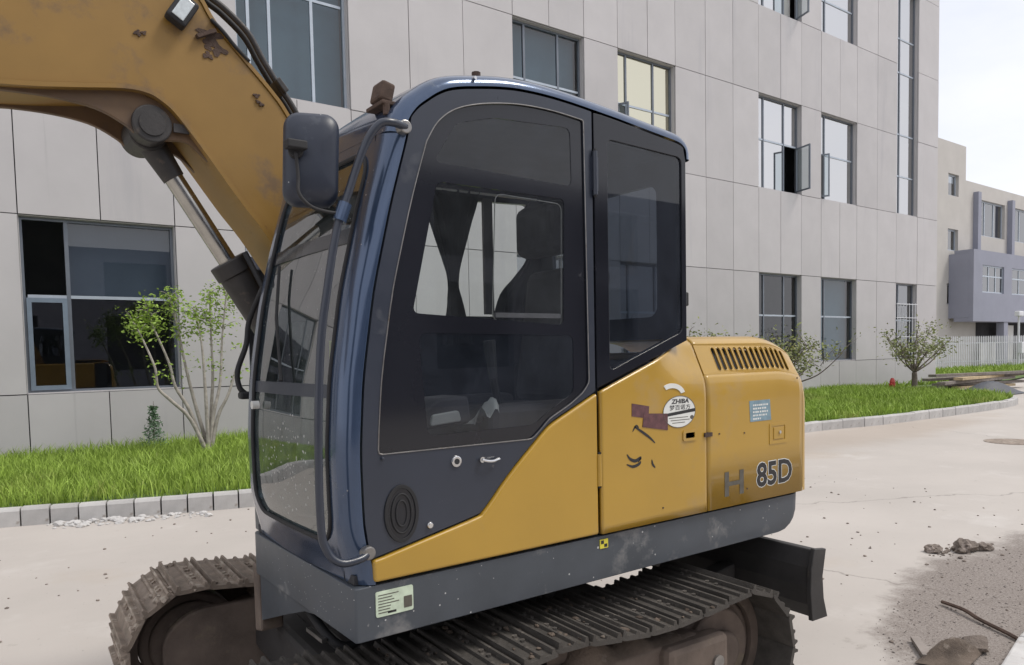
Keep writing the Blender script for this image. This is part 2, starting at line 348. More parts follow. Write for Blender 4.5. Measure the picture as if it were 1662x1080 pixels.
#=====================================================================  SETTING
# road: one concrete sheet to the horizon
def ground_material():
    m = MATS['concrete_road']; t = m.node_tree; n = t.nodes; l = t.links.new; b = n['Principled BSDF']
    cur = b.inputs['Base Color'].links[0].from_socket
    co = n.new('ShaderNodeTexCoord')
    # slab tint patches
    def noise(sc, det=6, rg=.6):
        q = n.new('ShaderNodeTexNoise'); q.inputs['Scale'].default_value = sc; q.inputs['Detail'].default_value = det; q.inputs['Roughness'].default_value = rg; l(co.outputs['Object'], q.inputs['Vector']); return q.outputs['Fac']
    def mrange(src, a, b_, lo=0, hi=1):
        q = n.new('ShaderNodeMapRange'); q.interpolation_type = 'SMOOTHSTEP'; q.inputs['From Min'].default_value = a; q.inputs['From Max'].default_value = b_; q.inputs['To Min'].default_value = lo; q.inputs['To Max'].default_value = hi; l(src, q.inputs['Value']); return q.outputs[0]
    def mix(cur, fac, col):
        q = n.new('ShaderNodeMixRGB'); q.inputs['Color2'].default_value = (*col, 1); l(cur, q.inputs['Color1']); l(fac, q.inputs['Fac']); return q.outputs[0]
    def math_(op_, a, b_=None, v=None):
        q = n.new('ShaderNodeMath'); q.operation = op_; l(a, q.inputs[0])
        if b_ is not None: l(b_, q.inputs[1])
        if v is not None: q.inputs[1].default_value = v
        return q.outputs[0]
    # cracks: thin cell borders, warped, kept only in places
    vo = n.new('ShaderNodeTexVoronoi'); vo.feature = 'DISTANCE_TO_EDGE'; vo.inputs['Scale'].default_value = .16
    wq = n.new('ShaderNodeTexNoise'); wq.inputs['Scale'].default_value = 1.6; wq.inputs['Detail'].default_value = 6; l(co.outputs['Object'], wq.inputs['Vector'])
    vm = n.new('ShaderNodeVectorMath'); vm.operation = 'MULTIPLY_ADD'; vm.inputs[1].default_value = (.7, .7, 0); l(wq.outputs['Color'], vm.inputs[0]); l(co.outputs['Object'], vm.inputs[2]); l(vm.outputs[0], vo.inputs['Vector'])
    crack = mrange(vo.outputs['Distance'], .0008, .0025, .55, 0)
    cur = mix(cur, crack, (.20, .18, .16))
    # grit and soil trodden over the slab at the lower right
    mp = n.new('ShaderNodeMapping'); mp.vector_type = 'TEXTURE'; mp.inputs['Location'].default_value = (5.75, 1.72, 0); mp.inputs['Rotation'].default_value = (0, 0, R(8)); mp.inputs['Scale'].default_value = (2.1, .86, 1)
    l(co.outputs['Object'], mp.inputs['Vector'])
    ln = n.new('ShaderNodeVectorMath'); ln.operation = 'LENGTH'; l(mp.outputs[0], ln.inputs[0])
    ed = math_('ADD', ln.outputs['Value'], math_('MULTIPLY', noise(2.6, 8, .7), v=.95))
    patch = mrange(ed, 1.30, 1.62, 1, 0)
    spk = mrange(noise(70, 4, .8), .40, .62, .62, 1)
    cur = mix(cur, math_('MULTIPLY', patch, spk), (.150, .122, .106))
    fine = mrange(noise(160, 3, .8), .56, .66, 0, .7)
    cur = mix(cur, math_('MULTIPLY', patch, fine), (.42, .39, .36))
    # faint brown run-off along the right kerb
    mp2 = n.new('ShaderNodeMapping'); mp2.vector_type = 'TEXTURE'; mp2.inputs['Location'].default_value = (13.5, 7.3, 0); mp2.inputs['Scale'].default_value = (6, 1.1, 1); l(co.outputs['Object'], mp2.inputs['Vector'])
    l2 = n.new('ShaderNodeVectorMath'); l2.operation = 'LENGTH'; l(mp2.outputs[0], l2.inputs[0])
    run = mrange(math_('ADD', l2.outputs['Value'], math_('MULTIPLY', noise(.9, 8, .7), v=1.0)), .9, 1.6, .5, 0)
    cur = mix(cur, run, (.36, .29, .23))
    # scattered fine dirt specks
    cur = mix(cur, mrange(noise(34, 2, .5), .70, .74, 0, .5), (.25, .22, .20))
    l(cur, b.inputs['Base Color'])
ground_material()
S = 260
g = mesh('ground', [(-S,-S,0),(S,-S,0),(S,S,0),(-S,S,0)], [(0,1,2,3)], 'concrete_road'); tag(g, 'pale concrete yard around the excavator', None, kind='structure')

# kerb line (front face) and lawn behind it
KERB = [(-16,11.6),(-6,10.9),(-1.5,9.55),(.34,9.0),(2.3,8.40),(3.6,8.22),(7,8.2),(13.1,8.2),(15.4,7.9),(20,7.78),(22.4,7.95),(23.6,8.45),(24.2,9.2),(24.6,10.2),(26.5,11.6),(31.5,13.0)]
KC = [(v.x, v.y) for v in catmull([(a, b, 0) for a, b in KERB], 10)]
kerb = mesh('kerb', [(a, b+.03, .02) for a, b in KC]+[(a, b+.10, .02) for a, b in KC], [(i, i+1, len(KC)+i+1, len(KC)+i) for i in range(len(KC)-1)], 'kerb_concrete')
tag(kerb, 'row of pale concrete kerb stones edging the lawn', None, kind='structure')
acc = 0; cum = [0]
for (a, b), (c, d) in zip(KC, KC[1:]): cum.append(cum[-1]+math.hypot(c-a, d-b))
def kp(s):
    for i in range(len(cum)-1):
        if s <= cum[i+1]:
            t = (s-cum[i])/(cum[i+1]-cum[i]); return Vector((KC[i][0]+(KC[i+1][0]-KC[i][0])*t, KC[i][1]+(KC[i+1][1]-KC[i][1])*t, 0))
    return Vector((*KC[-1], 0))
s = 0; KN = 0
while s < cum[-1]-.3:
    p = kp(s); ln = .26 if -1.5 < p.x < 3.6 else .62
    q = kp(min(s+ln, cum[-1])); t = (q-p).normalized(); nrm = Vector((-t.y, t.x, 0))
    M = Matrix((t, nrm, Vector((0, 0, 1)))).transposed().to_4x4(); M.translation = p + Vector((0, 0, random.uniform(-.006, .006)))
    h = .185; lg = (q-p).length-.012
    M = M @ Matrix.Rotation(R(random.uniform(-.8, .8)), 4, 'Z') @ Matrix.Rotation(R(random.uniform(-.5, .5)), 4, 'Y')
    c = .018
    mb = MB().prism([[(0, -.05), (0, h-c*1.6), (c, h), (.115, h), (.12, -.05)]], lambda u, v, tt: Vector((tt, u, v)), .004, lg)
    mb.build('kerb_stone', 'kerb_concrete', kerb, world=M)
    s += ln; KN += 1
# lawn surface
ys = KC
def lawn_z(x, y, yk): return .155 + .05*min(1, max(0, (y-yk)/4)) + .02*math.sin(x*1.3+y*.7)
V = []; NY = 14
for (a, b) in KC:
    for j in range(NY):
        y = b+.115+(max(13.75, b+.3)-b-.115)*j/(NY-1); V.append((a, y, lawn_z(a, y, b)))
lawn = mesh('lawn', V, [(i*NY+j, (i+1)*NY+j, (i+1)*NY+j+1, i*NY+j+1) for i in range(len(KC)-1) for j in range(NY-1)], 'grass_soil', smooth=True)
tag(lawn, 'raised grass strip between kerb and factory wall', None, kind='structure')
lawn2 = mesh('far_lawn', [(25.5,13.2,.06),(33,12.6,.06),(60,17.3,.08),(60,20.4,.12),(31,20.4,.12),(30.7,14.2,.1)], [(0,1,2,3,4,5)], 'grass_soil'); tag(lawn2, 'grass verge along the white fence', None, kind='structure')

def kerb_y(x):
    for (a, b), (c, d) in zip(KC, KC[1:]):
        if a <= x <= c: return b+(d-b)*(x-a)/(c-a+1e-9)
    return KC[-1][1]
def grass(name, pts, hmin, hmax, wid, label):
    n = len(pts)
    P = np.array(pts); ang = RNG.uniform(0, 2*np.pi, n); h = RNG.uniform(hmin, hmax, n)*(.6+.8*RNG.random(n)); lean = RNG.normal(0, .35, (n, 2))*h[:, None]
    dx = np.cos(ang)*wid*RNG.uniform(.6, 1.3, n); dy = np.sin(ang)*wid*RNG.uniform(.6, 1.3, n)
    base = P; A = base+np.stack([-dx, -dy, np.zeros(n)], 1); B = base+np.stack([dx, dy, np.zeros(n)], 1)
    mid = base+np.stack([lean[:, 0]*.35, lean[:, 1]*.35, h*.6], 1)
    C_ = mid+np.stack([dx*.75, dy*.75, np.zeros(n)], 1); D = mid+np.stack([-dx*.75, -dy*.75, np.zeros(n)], 1)
    E = base+np.stack([lean[:, 0], lean[:, 1], h], 1)
    V = np.stack([A, B, C_, D, E], 1).reshape(-1, 3)
    k = np.arange(n)*5
    loops = np.stack([k, k+1, k+2, k+3, k+3, k+2, k+4], 1).reshape(-1)
    me = bpy.data.meshes.new(name); me.vertices.add(len(V)); me.vertices.foreach_set('co', V.reshape(-1).astype(np.float32))
    me.loops.add(len(loops)); me.loops.foreach_set('vertex_index', loops.astype(np.int32))
    st = np.stack([np.arange(n)*7, np.arange(n)*7+4], 1).reshape(-1); me.polygons.add(2*n)
    me.polygons.foreach_set('loop_start', st.astype(np.int32)); me.update(calc_edges=True); me.validate()
    me.materials.append(MATS['grass_blade']); o = link(bpy.data.objects.new(name, me)); return tag(o, label, 'grass', kind='stuff')
def lawn_pts(x0, x1, n, edge=.02, pw=1.0):
    out = []
    while len(out) < n:
        x = random.uniform(x0, x1); yk = kerb_y(x)+.12+edge; y = yk+(13.58-yk)*random.random()**pw
        if y > 13.58: continue
        cl = .5+.5*math.sin(x*2.1+math.sin(y*1.7)*2)*math.sin(y*2.3+x*.4)
        if random.random() > .45+.55*cl: continue
        out.append((x, y, lawn_z(x, y, yk-.12)-.01))
    return out
grass('grass', lawn_pts(-4.5, 4.6, 56000), .09, .21, .006, 'tall fresh green grass in front of the left ground floor window')
grass('grass', lawn_pts(4.6, 24.2, 82000, pw=.9), .10, .20, .011, 'bright green grass on the lawn behind the yellow engine hood')
fp = []
while len(fp) < 16000:
    x = random.uniform(26, 58); y = random.uniform(13, 20.2)
    if y > 13.2+(x-33)*.155 and (x > 31 or y < 14): fp.append((x, y, .09))
grass('grass', fp, .12, .3, .03, 'grass verge growing under the white picket fence')

#---------------------------------------------------------------- factory building
YF = 13.6
bld = empty('factory_building', (8, 13.9, 0), 'large pale stone panel factory building with dark framed windows', 'building')
JX = [-14.2,-13.1,-12.0,-10.9,-9.8,-8.7,-7.6,-6.5,-5.3,-4.0,-2.9,-1.75,-.4,.75,1.865,2.975,4.13,5.18,6.255,7.57,8.88,10.2,11.25,12.33,13.45,14.52,15.57,16.8,18.0,19.2,20.3,21.4,22.5,23.6,24.66,26.0,27.35,28.92,30.5]
JZ = [-.1, 1.17, 3.92, 6.42, 9.18, 11.7, 14.45, 17.0]
WBAYS = [(-13.1,-10.9),(-8.7,-6.5),(-4.0,-1.75),(.75,2.975),(4.13,6.255),(10.2,12.33),(13.45,15.57),(19.2,21.4),(22.5,24.66)]
WINS = []
for fl, (z0, z1) in enumerate(((1.17, 3.92), (6.42, 9.18), (11.7, 14.45))):
    for (a, b) in WBAYS: WINS.append((a, b, z0, z1, fl))
WINS.append((27.35, 28.92, 1.17, 3.92, 0)); WINS.append((27.35, 28.92, 6.42, 15.6, 3))
def covered(xm, zm): return any(a < xm < b and z0 < zm < z1 for a, b, z0, z1, _ in WINS)
G = .008
for i in range(len(JX)-1):
    for j in range(len(JZ)-1):
        x0, x1, z0, z1 = JX[i], JX[i+1], JZ[j], JZ[j+1]
        if covered((x0+x1)/2, (z0+z1)/2): 
            if not (z1 > 15.6 > z0): continue
            z0 = 15.6
        dy = random.uniform(-.003, .003)
        MB().box((x0+G, YF+dy, z0+G), (x1-G, YF+.045+dy, z1-G)).build('wall_panel', 'panel_stone', bld)
holes = [[(a, z0), (a, z1), (b, z1), (b, z0)] for a, b, z0, z1, _ in WINS]
MB().prism([[(-14.2, -.3), (30.48, -.3), (30.48, 16.98), (-14.2, 16.98)]]+holes, XZ(YF+.052), 0, .20).build('wall', 'wall_core', bld)
# reveals in stone, rooms behind
MB().box((30.455, YF+.26, -.1), (30.5, 40, 17)).build('end_wall', 'panel_stone', bld)
MB().box((-14.2, YF+.0, -.1), (-14.24, 40, 17)).build('end_wall', 'panel_stone', bld)
MB().box((-14.2, YF+.05, 17.0), (30.5, 40, 17.15)).build('roof', 'annex_wall', bld)
for zf in (.0, 5.2, 10.4):
    MB().box((-14.1, YF+.3, zf), (30.4, 39.9, zf+.2)).build('floor_slab', 'room_pale', bld)
MB().box((-14.1, YF+5.5, .2), (30.4, YF+5.6, 16.9)).build('inner_wall', 'room_mid', bld)

def window(a, b, z0, z1, fl, mull, trans, glassm, opened=(), blind=None, light=False):
    fm = 'alu_light' if light else 'alu_frame'
    yr = YF+.15; d = .06; fwid = .055
    mb = MB()
    mb.box((a, yr, z0), (a+fwid, yr+d, z1)); mb.box((b-fwid, yr, z0), (b, yr+d, z1))
    mb.box((a+fwid, yr, z0), (b-fwid, yr+d, z0+fwid)); mb.box((a+fwid, yr, z1-fwid), (b-fwid, yr+d, z1))
    win = mb.build('window', fm, bld)
    # stone reveal lining
    rv = MB()
    for (p, q) in (((a-.001, YF+.047, z0), (a+.012, yr, z1)), ((b-.012, YF+.047, z0), (b+.001, yr, z1)), ((a+.012, YF+.047, z1-.012), (b-.012, yr, z1)), ((a+.012, YF+.03, z0), (b-.012, yr, z0+.02))): rv.box(p, q)
    rv.build('reveal', 'panel_stone', win)
    xs = [a+fwid]+[a+(b-a)*m_ for m_ in mull]+[b-fwid]; zs = [z0+fwid]+[z0+t_ for t_ in trans]+[z1-fwid]
    for x in xs[1:-1]: MB().box((x-.028, yr+.004, z0+fwid), (x+.028, yr+d-.004, z1-fwid)).build('mullion', fm, win)
    for z in zs[1:-1]:
        for x, x2 in zip(xs, xs[1:]):
            MB().box((x+.028, yr+.008, z-.025), (x2-.028, yr+d-.008, z+.025)).build('transom', 'alu_light' if blind != 'dark' else fm, win)
    for ci in range(len(xs)-1):
        for ri in range(len(zs)-1):
            x0_, x1_, y0_, y1_ = xs[ci], xs[ci+1], zs[ri], zs[ri+1]
            op = [o_ for o_ in opened if o_[0] == ci and o_[1] == ri]
            if op and op[0][2] is None: continue     # open hole, sash slid away
            if op:
                ang = op[0][2]; side = op[0][3]
                wdt = x1_-x0_-.06; hh = y1_-y0_-.06
                f = MB(); e = .045
                f.box((0, 0, 0), (e, .04, hh)); f.box((wdt-e, 0, 0), (wdt, .04, hh)); f.box((e, 0, 0), (wdt-e, .04, e)); f.box((e, 0, hh-e), (wdt-e, .04, hh))
                hx = x0_+.03 if side == 'L' else x1_-.03
                M = Matrix.Translation((hx, yr-.02, y0_+.03)) @ Matrix.Rotation(R(-ang if side == 'L' else ang), 4, 'Z')
                if side == 'R': M = M @ Matrix.Translation((-wdt, 0, 0))
                sa = f.build('open_sash', 'alu_frame', win, world=M)
                MB().flat([(e, e), (e, hh-e), (wdt-e, hh-e), (wdt-e, e)], XZ(.018)).build('sash_glass', 'sash_glass', win, world=M)
            else:
                MB().flat([(x0_+.01, y0_+.01), (x0_+.01, y1_-.01), (x1_-.01, y1_-.01), (x1_-.01, y0_+.01)], XZ(yr+.03+random.uniform(0, .002))).build('pane', glassm, win)
    if blind == 'half':
        x0_, x1_, z0_, z1_ = xs[0], xs[1]-.028, zs[0], zs[1]-.025; e = .07; f = MB()
        f.box((x0_+.004, yr-.025, z0_), (x0_+e, yr-.002, z1_)); f.box((x1_-e, yr-.025, z0_), (x1_-.002, yr-.002, z1_)); f.box((x0_+e, yr-.025, z0_), (x1_-e, yr-.002, z0_+e)); f.box((x0_+e, yr-.025, z1_-e), (x1_-e, yr-.002, z1_)); f.build('sash', 'alu_mid', win)
    if blind == 'half': MB().box((xs[1]+.03, yr+.12, zs[1]), (b-.02, yr+.13, z1)).build('blind', 'blind_grey', win)
    elif blind and blind != 'dark':
        MB().box((a+.02, yr+.25, z0+.0), (b-.02, yr+.26, z1)).build('blind', blind, win)  # the pale one is an added sheet that lends the pane brightness
for k, (a, b, z0, z1, fl) in enumerate(WINS):
    g_ = 'window_mirror'; mull = (.20, .67); tr = (1.48,); op = (); bl = None; li = False
    if abs(a-.75) < .01 and fl == 0: mull = (.285,); tr = (1.52,); op = ((0, 1, None),); g_ = 'window_glass'; bl = 'half'
    elif abs(a-4.13) < .01 and fl == 1: mull = (.12, .30, .68); tr = (1.95,); g_ = 'window_glass'; bl = 'blind_blue'; li = True
    elif abs(a-10.2) < .01 and fl == 1: g_ = 'window_glass'; bl = 'blind_blue'
    elif abs(a-13.45) < .01 and fl == 1: g_ = 'window_cream_reflection'; bl = 'bright_pane_backing'; op = ((0, 0, 70, 'L'),)
    elif abs(a-19.2) < .01 and fl == 1: bl = None; op = ((2, 0, 75, 'R'),); g_ = 'window_silver'
    elif abs(a-22.5) < .01 and fl == 1: mull = (.20,); g_ = 'window_silver'; op = ((0, 0, 60, 'L'),)
    elif abs(a-19.2) < .01 and fl == 2: g_ = 'window_silver'; op = ((2, 0, 70, 'R'),); bl = 'bright_pane_backing'
    elif abs(a-22.5) < .01 and fl == 0: mull = (.20,); g_ = 'window_glass'; bl = 'blind_blue'
    elif abs(a-19.2) < .01 and fl == 0: g_ = 'window_glass'
    elif abs(a-22.5) < .01 and fl == 2: mull = (.2,); tr = (1.1,); g_ = 'window_silver'
    elif abs(a-27.35) < .01: g_ = 'window_silver' if fl else 'window_mirror'; mull = (.30,); tr = (1.4,) if fl == 0 else (1.4, 2.9, 5.1, 6.3)
    window(a, b, z0, z1, fl, mull, tr, g_, op, bl, li)
# security bars on the narrow ground floor window
bars = MB()
for i in range(7): bars.box((27.42+i*.22, YF-.04, 1.2), (27.44+i*.22, YF-.02, 3.2))
for z in (1.25, 1.95, 2.65, 3.15): bars.box((27.36, YF-.045, z), (28.9, YF-.015, z+.025))
bars.build('window_bars', 'fence_white', bld)

#---------------------------------------------------------------- annex building far right
ax = empty('annex_building', (60, 24, 0), 'distant beige annex with blue grey projecting bay behind the fence', 'building')
Y2 = 24
def rect(x0, z0, x1, z1): return [(x0, z0), (x0, z1), (x1, z1), (x1, z0)]
smallw = [(55.4, 4.45, 57.0, 5.9), (55.4, 8.2, 57.0, 9.7), (55.4, 12.0, 57.0, 13.5)]
bigw = [(60.2, 9.6, 64.9, 12.2), (66.6, 9.6, 71.5, 12.2)]
MB().prism([[(45, -.2), (45, 15.65), (58.1, 15.65), (58.1, 13.3), (95, 13.2), (95, -.2)]]+[rect(*r) for r in smallw+bigw]+[rect(60, .3, 94, 3.9)], XZ(Y2), 0, .4).build('wall', 'annex_wall', ax)
MB().box((45, Y2+.401, .0), (95, Y2+12, 13.0)).build('rear_block', 'room_dark', ax)
for (x0, z0, x1, z1) in smallw+bigw:
    mb = MB(); e = .1
    mb.box((x0, Y2+.2, z0), (x0+e, Y2+.3, z1)); mb.box((x1-e, Y2+.2, z0), (x1, Y2+.3, z1)); mb.box((x0+e, Y2+.2, z0), (x1-e, Y2+.3, z0+e)); mb.box((x0+e, Y2+.2, z1-e), (x1-e, Y2+.3, z1))
    n = 3 if x1-x0 > 2 else 1
    for i in range(1, n): mb.box((x0+(x1-x0)*i/n-.05, Y2+.21, z0+e), (x0+(x1-x0)*i/n+.05, Y2+.29, z1-e))
    wn_ = mb.build('window', 'alu_light', ax)
    for i in range(n):
        MB().flat(rect(x0+(x1-x0)*i/n+.06, z0+.06, x0+(x1-x0)*(i+1)/n-.06, z1-.06), XZ(Y2+.245)).build('pane', 'window_mirror', wn_)
for x in (59.6, 65.6, 72): MB().box((x-.25, Y2-.35, 4.0), (x+.25, Y2-.002, 12.6)).build('pier', 'annex_grey', ax)
bay = MB().prism([rect(55.6, 3.2, 95, 8.1), rect(57.0, 5.2, 60.6, 7.1), rect(62.0, 5.2, 66.5, 7.1), rect(68, 5.2, 72, 7.1)], XZ(22.4), 0, .3)
bay.build('bay_wall', 'annex_grey', ax)
MB().box((55.6, 22.705, 3.2), (95, Y2-.36, 3.45)).build('bay_floor', 'annex_grey', ax); MB().box((55.6, 22.705, 7.9), (95, Y2-.36, 8.1)).build('bay_roof', 'annex_grey', ax)
MB().box((55.6, 22.705, 3.46), (55.8, Y2-.003, 7.89)).build('bay_side', 'annex_grey', ax); MB().box((55.9, 23.3, 3.5), (95, 23.34, 7.85)).build('bay_inner', 'room_dark', ax)
for (x0, x1) in ((57.0, 60.6), (62.0, 66.5), (68, 72)):
    mb = MB(); e = .09
    for i in range(4):
        xx = x0+(x1-x0-e)*i/3; mb.box((xx, 22.5, 5.2), (xx+e, 22.58, 7.1))
    for i in range(3):
        xa = x0+(x1-x0-e)*i/3+e; xb = x0+(x1-x0-e)*(i+1)/3
        for z in (5.2, 6.3, 7.01): mb.box((xa, 22.5, z), (xb, 22.58, z+e))
    wn_ = mb.build('window', 'alu_light', ax); MB().flat(rect(x0+.02, 5.22, x1-.02, 7.08), XZ(22.535)).build('pane', 'window_mirror', wn_)
for x in (61.2, 67.2, 74): MB().box((x-.35, 22.45, 0), (x+.35, 22.95, 3.19)).build('column', 'annex_grey', ax)
MB().box((59.5, 23.4, .2), (62, 23.5, 1.7)).build('low_wall', 'room_pale', ax); MB().box((63.5, 23.4, .2), (65.2, 23.5, 3.0)).build('doorway_panel', 'room_pale', ax)

# white picket fence
fn = empty('picket_fence', (51, 20, 0), 'white metal picket fence on the grass before the annex', 'fence')
A = Vector((45.5, 20.6, .1)); B = Vector((57.5, 18.0, .1)); NP = 74
pk = MB().prism([[(-.035, 0), (-.035, 1.95), (0, 2.03), (.035, 1.95), (.035, 0)]], XZ(0), -.012, .012)
pm = None
for i in range(NP):
    p = A.lerp(B, i/(NP-1)); M = Matrix.Translation(p) @ Matrix.Rotation(math.atan2(B.y-A.y, B.x-A.x), 4, 'Z')
    if pm is None: o = pk.build('picket', 'fence_white', fn, world=M); pm = o.data
    else:
        o = link(bpy.data.objects.new('picket', pm)); o.matrix_basis = M; adopt(o, fn)
for z in (.5, 1.6):
    q = (B-A); nn = Vector((-q.y, q.x, 0)).normalized()*.04
    MB().tube([A+nn+Vector((0, 0, z)), B+nn+Vector((0, 0, z))], .03, 6).build('rail', 'fence_white', fn)
cp = empty('security_camera', (52.9, 18.7, 0), 'white security camera on a slim pole at the fence', 'camera')
MB().cyl((52.9, 18.7, 0), (52.9, 18.7, 3.6), .06).build('pole', 'fence_white', cp); 
MB().box((52.4, 18.5, 3.3), (53.15, 18.78, 3.62)).build('camera_head', 'fence_white', cp, bevel=.05); MB().box((52.6, 18.4, 1.0), (53.2, 18.65, 1.7)).build('junction_box', 'fence_white', cp, bevel=.03)

#---------------------------------------------------------------- unseen workshop added behind the camera for the glass to mirror
op = empty('added_mirror_workshop', (4, -16, 0), 'unseen grey workshop added behind the camera to be mirrored in the glass', 'building')
MB().prism([rect(-26, 0, 40, 7.5)]+[rect(x, 1.2, x+3, 4.0) for x in range(-24, 38, 6)]+[rect(x, 4.8, x+3, 6.8) for x in range(-24, 38, 6)], XZ(-16), -.3, 0).build('wall', 'annex_grey', op)
MB().box((-26, -28, 0), (40, -16.31, 7.4)).build('block', 'room_dark', op)

#=====================================================================  EXCAVATOR
YS = 2.14
ex = empty('excavator', (1.75, 2.95, 0), 'yellow and dark blue crawler excavator with tall glazed cab on steel tracks', 'excavator')

# ---- undercarriage (turned a little against the upper body)
U = Matrix.Translation((1.75, 2.95, 0)) @ Matrix.Rotation(R(-2.6), 4, 'Z')
def umb(mb): mb.V = [U @ v for v in mb.V]; return mb
R_I, X_F, X_R, ZT = .285, -.985, .90, .595       # end wheel radius, wheel centres, top run height (inner)
def track_path():
    P = []
    zc = .045+R_I
    n = 40
    # bottom run (rear -> front), front wrap, top run with sag, rear wrap
    for i in range(n): P.append((X_R+(X_F-X_R)*i/n, .045))
    for i in range(n): a = -math.pi/2-math.pi*i/n; P.append((X_F+R_I*math.cos(a), zc+R_I*math.sin(a)))
    for i in range(n):
        t = i/n; x = X_F+(X_R-X_F)*t
        P.append((x, zc+R_I-.038*abs(math.sin(math.pi*t*2))**1.4))
    for i in range(n): a = math.pi/2-math.pi*i/n; P.append((X_R+R_I*math.cos(a), zc+R_I*math.sin(a)))
    return P
TP = track_path(); TP.append(TP[0]); TL = [0]
for a, b in zip(TP, TP[1:]): TL.append(TL[-1]+math.hypot(b[0]-a[0], b[1]-a[1]))
def tpos(s):
    s %= TL[-1]
    for i in range(len(TL)-1):
        if s <= TL[i+1]:
            t = (s-TL[i])/(TL[i+1]-TL[i]+1e-9); return Vector((TP[i][0]+(TP[i+1][0]-TP[i][0])*t, TP[i][1]+(TP[i+1][1]-TP[i][1])*t))
NS = 38; PITCH_S = TL[-1]/NS
SW = .255                                        # half shoe width
def shoe_mesh(material):
    # profile along travel (u), outward (v): plate with a rear lip and three grousers
    p = PITCH_S
    prof = [(-p*.56, 0), (-p*.56, .010), (-p*.50, .012), (-p*.47, .035), (-p*.40, .035), (-p*.36, .013), (-p*.06, .013), (-p*.02, .024), (p*.05, .024), (p*.09, .013), (p*.30, .012), (p*.335, .029), (p*.40, .029), (p*.43, .010), (p*.47, .004), (p*.47, -.006), (-p*.4, -.006)]
    mb = MB().prism([prof], lambda u, v, t: Vector((u, t, v)), -SW, SW)
    for yy in (-.10, -.05, .05, .10): mb.cyl((p*.19, yy, .01), (p*.19, yy, .022), .010, n=6)
    me_o = mb.build('shoe', material, None); me = me_o.data; bpy.data.objects.remove(me_o)
    return me
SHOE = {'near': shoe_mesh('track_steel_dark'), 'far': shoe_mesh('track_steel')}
for side, yc in (('near', -.765), ('far', .765)):
    # link chain under the shoes
    mb = MB()
    N = len(TP)-1
    for yy in (-.075, .045):
        V = []; 
        for i, (x, z) in enumerate(TP[:-1]):
            t = Vector(TP[(i+1) % N])-Vector(TP[i-1]); t.normalize(); nx, nz = t.y, -t.x   # outward is -rotate
            for (dv, dy) in ((-.006, 0), (-.006, .03), (-.055, .03), (-.055, 0)):
                V.append((x-nx*dv, yc+yy+dy, z-nz*dv))
        F_ = [(i*4+k, i*4+(k+1) % 4, ((i+1) % N)*4+(k+1) % 4, ((i+1) % N)*4+k) for i in range(N) for k in range(4)]
        mb.add(V, F_)
    tr = umb(mb).build('track', 'rust_frame', ex)
    off = .4*PITCH_S if side == 'far' else 0
    for k in range(NS):
        s = (k+.5)*PITCH_S+off; p = tpos(s); q = tpos(s+.03)-tpos(s-.03); q.normalize()
        tv = Vector((q.x, 0, q.y)); nv = Vector((-q.y, 0, q.x))       # outward normal for clockwise path
        M = Matrix((tv, Vector((0, 1, 0)), nv)).transposed().to_4x4()
        if M.determinant() < 0: M = Matrix((-tv, Vector((0, 1, 0)), nv)).transposed().to_4x4()
        M.translation = (p.x, yc+random.uniform(-.004, .004), p.y)
        o = link(bpy.data.objects.new('shoe', SHOE[side])); o.matrix_basis = U @ M @ Matrix.Rotation(R(random.uniform(-1.5, 1.5)), 4, 'Y'); adopt(o, tr)
    # idler and sprocket wheels
    for nm, xx, rr in (('idler_wheel', X_F, R_I-.06), ('sprocket', X_R, R_I-.06)):
        mb = MB(); zc = .045+R_I
        mb.cyl((xx, yc-.06, zc), (xx, yc+.06, zc), rr, n=40); mb.cyl((xx, yc-.09, zc), (xx, yc+.09, zc), rr*.82, n=36); mb.cyl((xx, yc-.13, zc), (xx, yc+.13, zc), .09, n=20)
        if nm == 'sprocket':
            for i in range(16):
                a = 2*math.pi*i/16; mb.box((-.02, yc-.03, rr-.01), (.02, yc+.03, rr+.035), Matrix.Translation((xx, 0, zc)) @ Matrix.Rotation(a, 4, 'Y'))
        umb(mb).build(nm, 'rust_frame', ex, bevel=.012, auto=40)
    # track frame beam
    mb = MB()
    prof = [(X_F+.30, .12), (X_R-.18, .12), (X_R-.05, .20), (X_R-.05, .42), (X_R-.22, .47), (X_F+.40, .47), (X_F+.22, .42), (X_F+.22, .18)]
    mb.prism([prof], XZ(0), yc-.145, yc+.145)
    umb(mb).build('track_frame', 'rust_frame', ex, bevel=.02)
    # rounded travel-motor / idler guard facing outward and inward
    for sgn in (-1, 1):
        mb = MB(); fy = yc+sgn*.148
        mb.prism([roundpoly([(X_F-.14, .14), (X_F+.42, .14), (X_F+.42, .50), (X_F-.02, .50), (X_F-.14, .40)], .12)], XZ(0), fy-.02, fy+.02)
        umb(mb).build('guard_plate', 'rust_frame', ex, bevel=.012)
        mb = MB(); mb.box((X_R-.42, fy-.05, .14), (X_R-.06, fy+.05, .46)); umb(mb).build('motor_cover', 'rust_frame', ex, bevel=.03)
        mb = MB()
        for yy in (.0,): mb.cyl((X_R-.14, fy+sgn*.05, .35), (X_R-.14, fy+sgn*.062, .35), .03, n=12)
        umb(mb).build('cover_bolt', 'steel_worn', ex)
    for i in range(5):
        xx = X_F+.36+i*(X_R-X_F-.62)/4; mb = MB().cyl((xx, yc-.12, .115), (xx, yc+.12, .115), .065, n=18); umb(mb).build('track_roller', 'rust_frame', ex)
    mb = MB().cyl((0, yc-.1, .53), (0, yc+.1, .53), .05, n=16); umb(mb).build('carrier_roller', 'rust_frame', ex)
    # dried mud packed on the beam
    mb = MB()
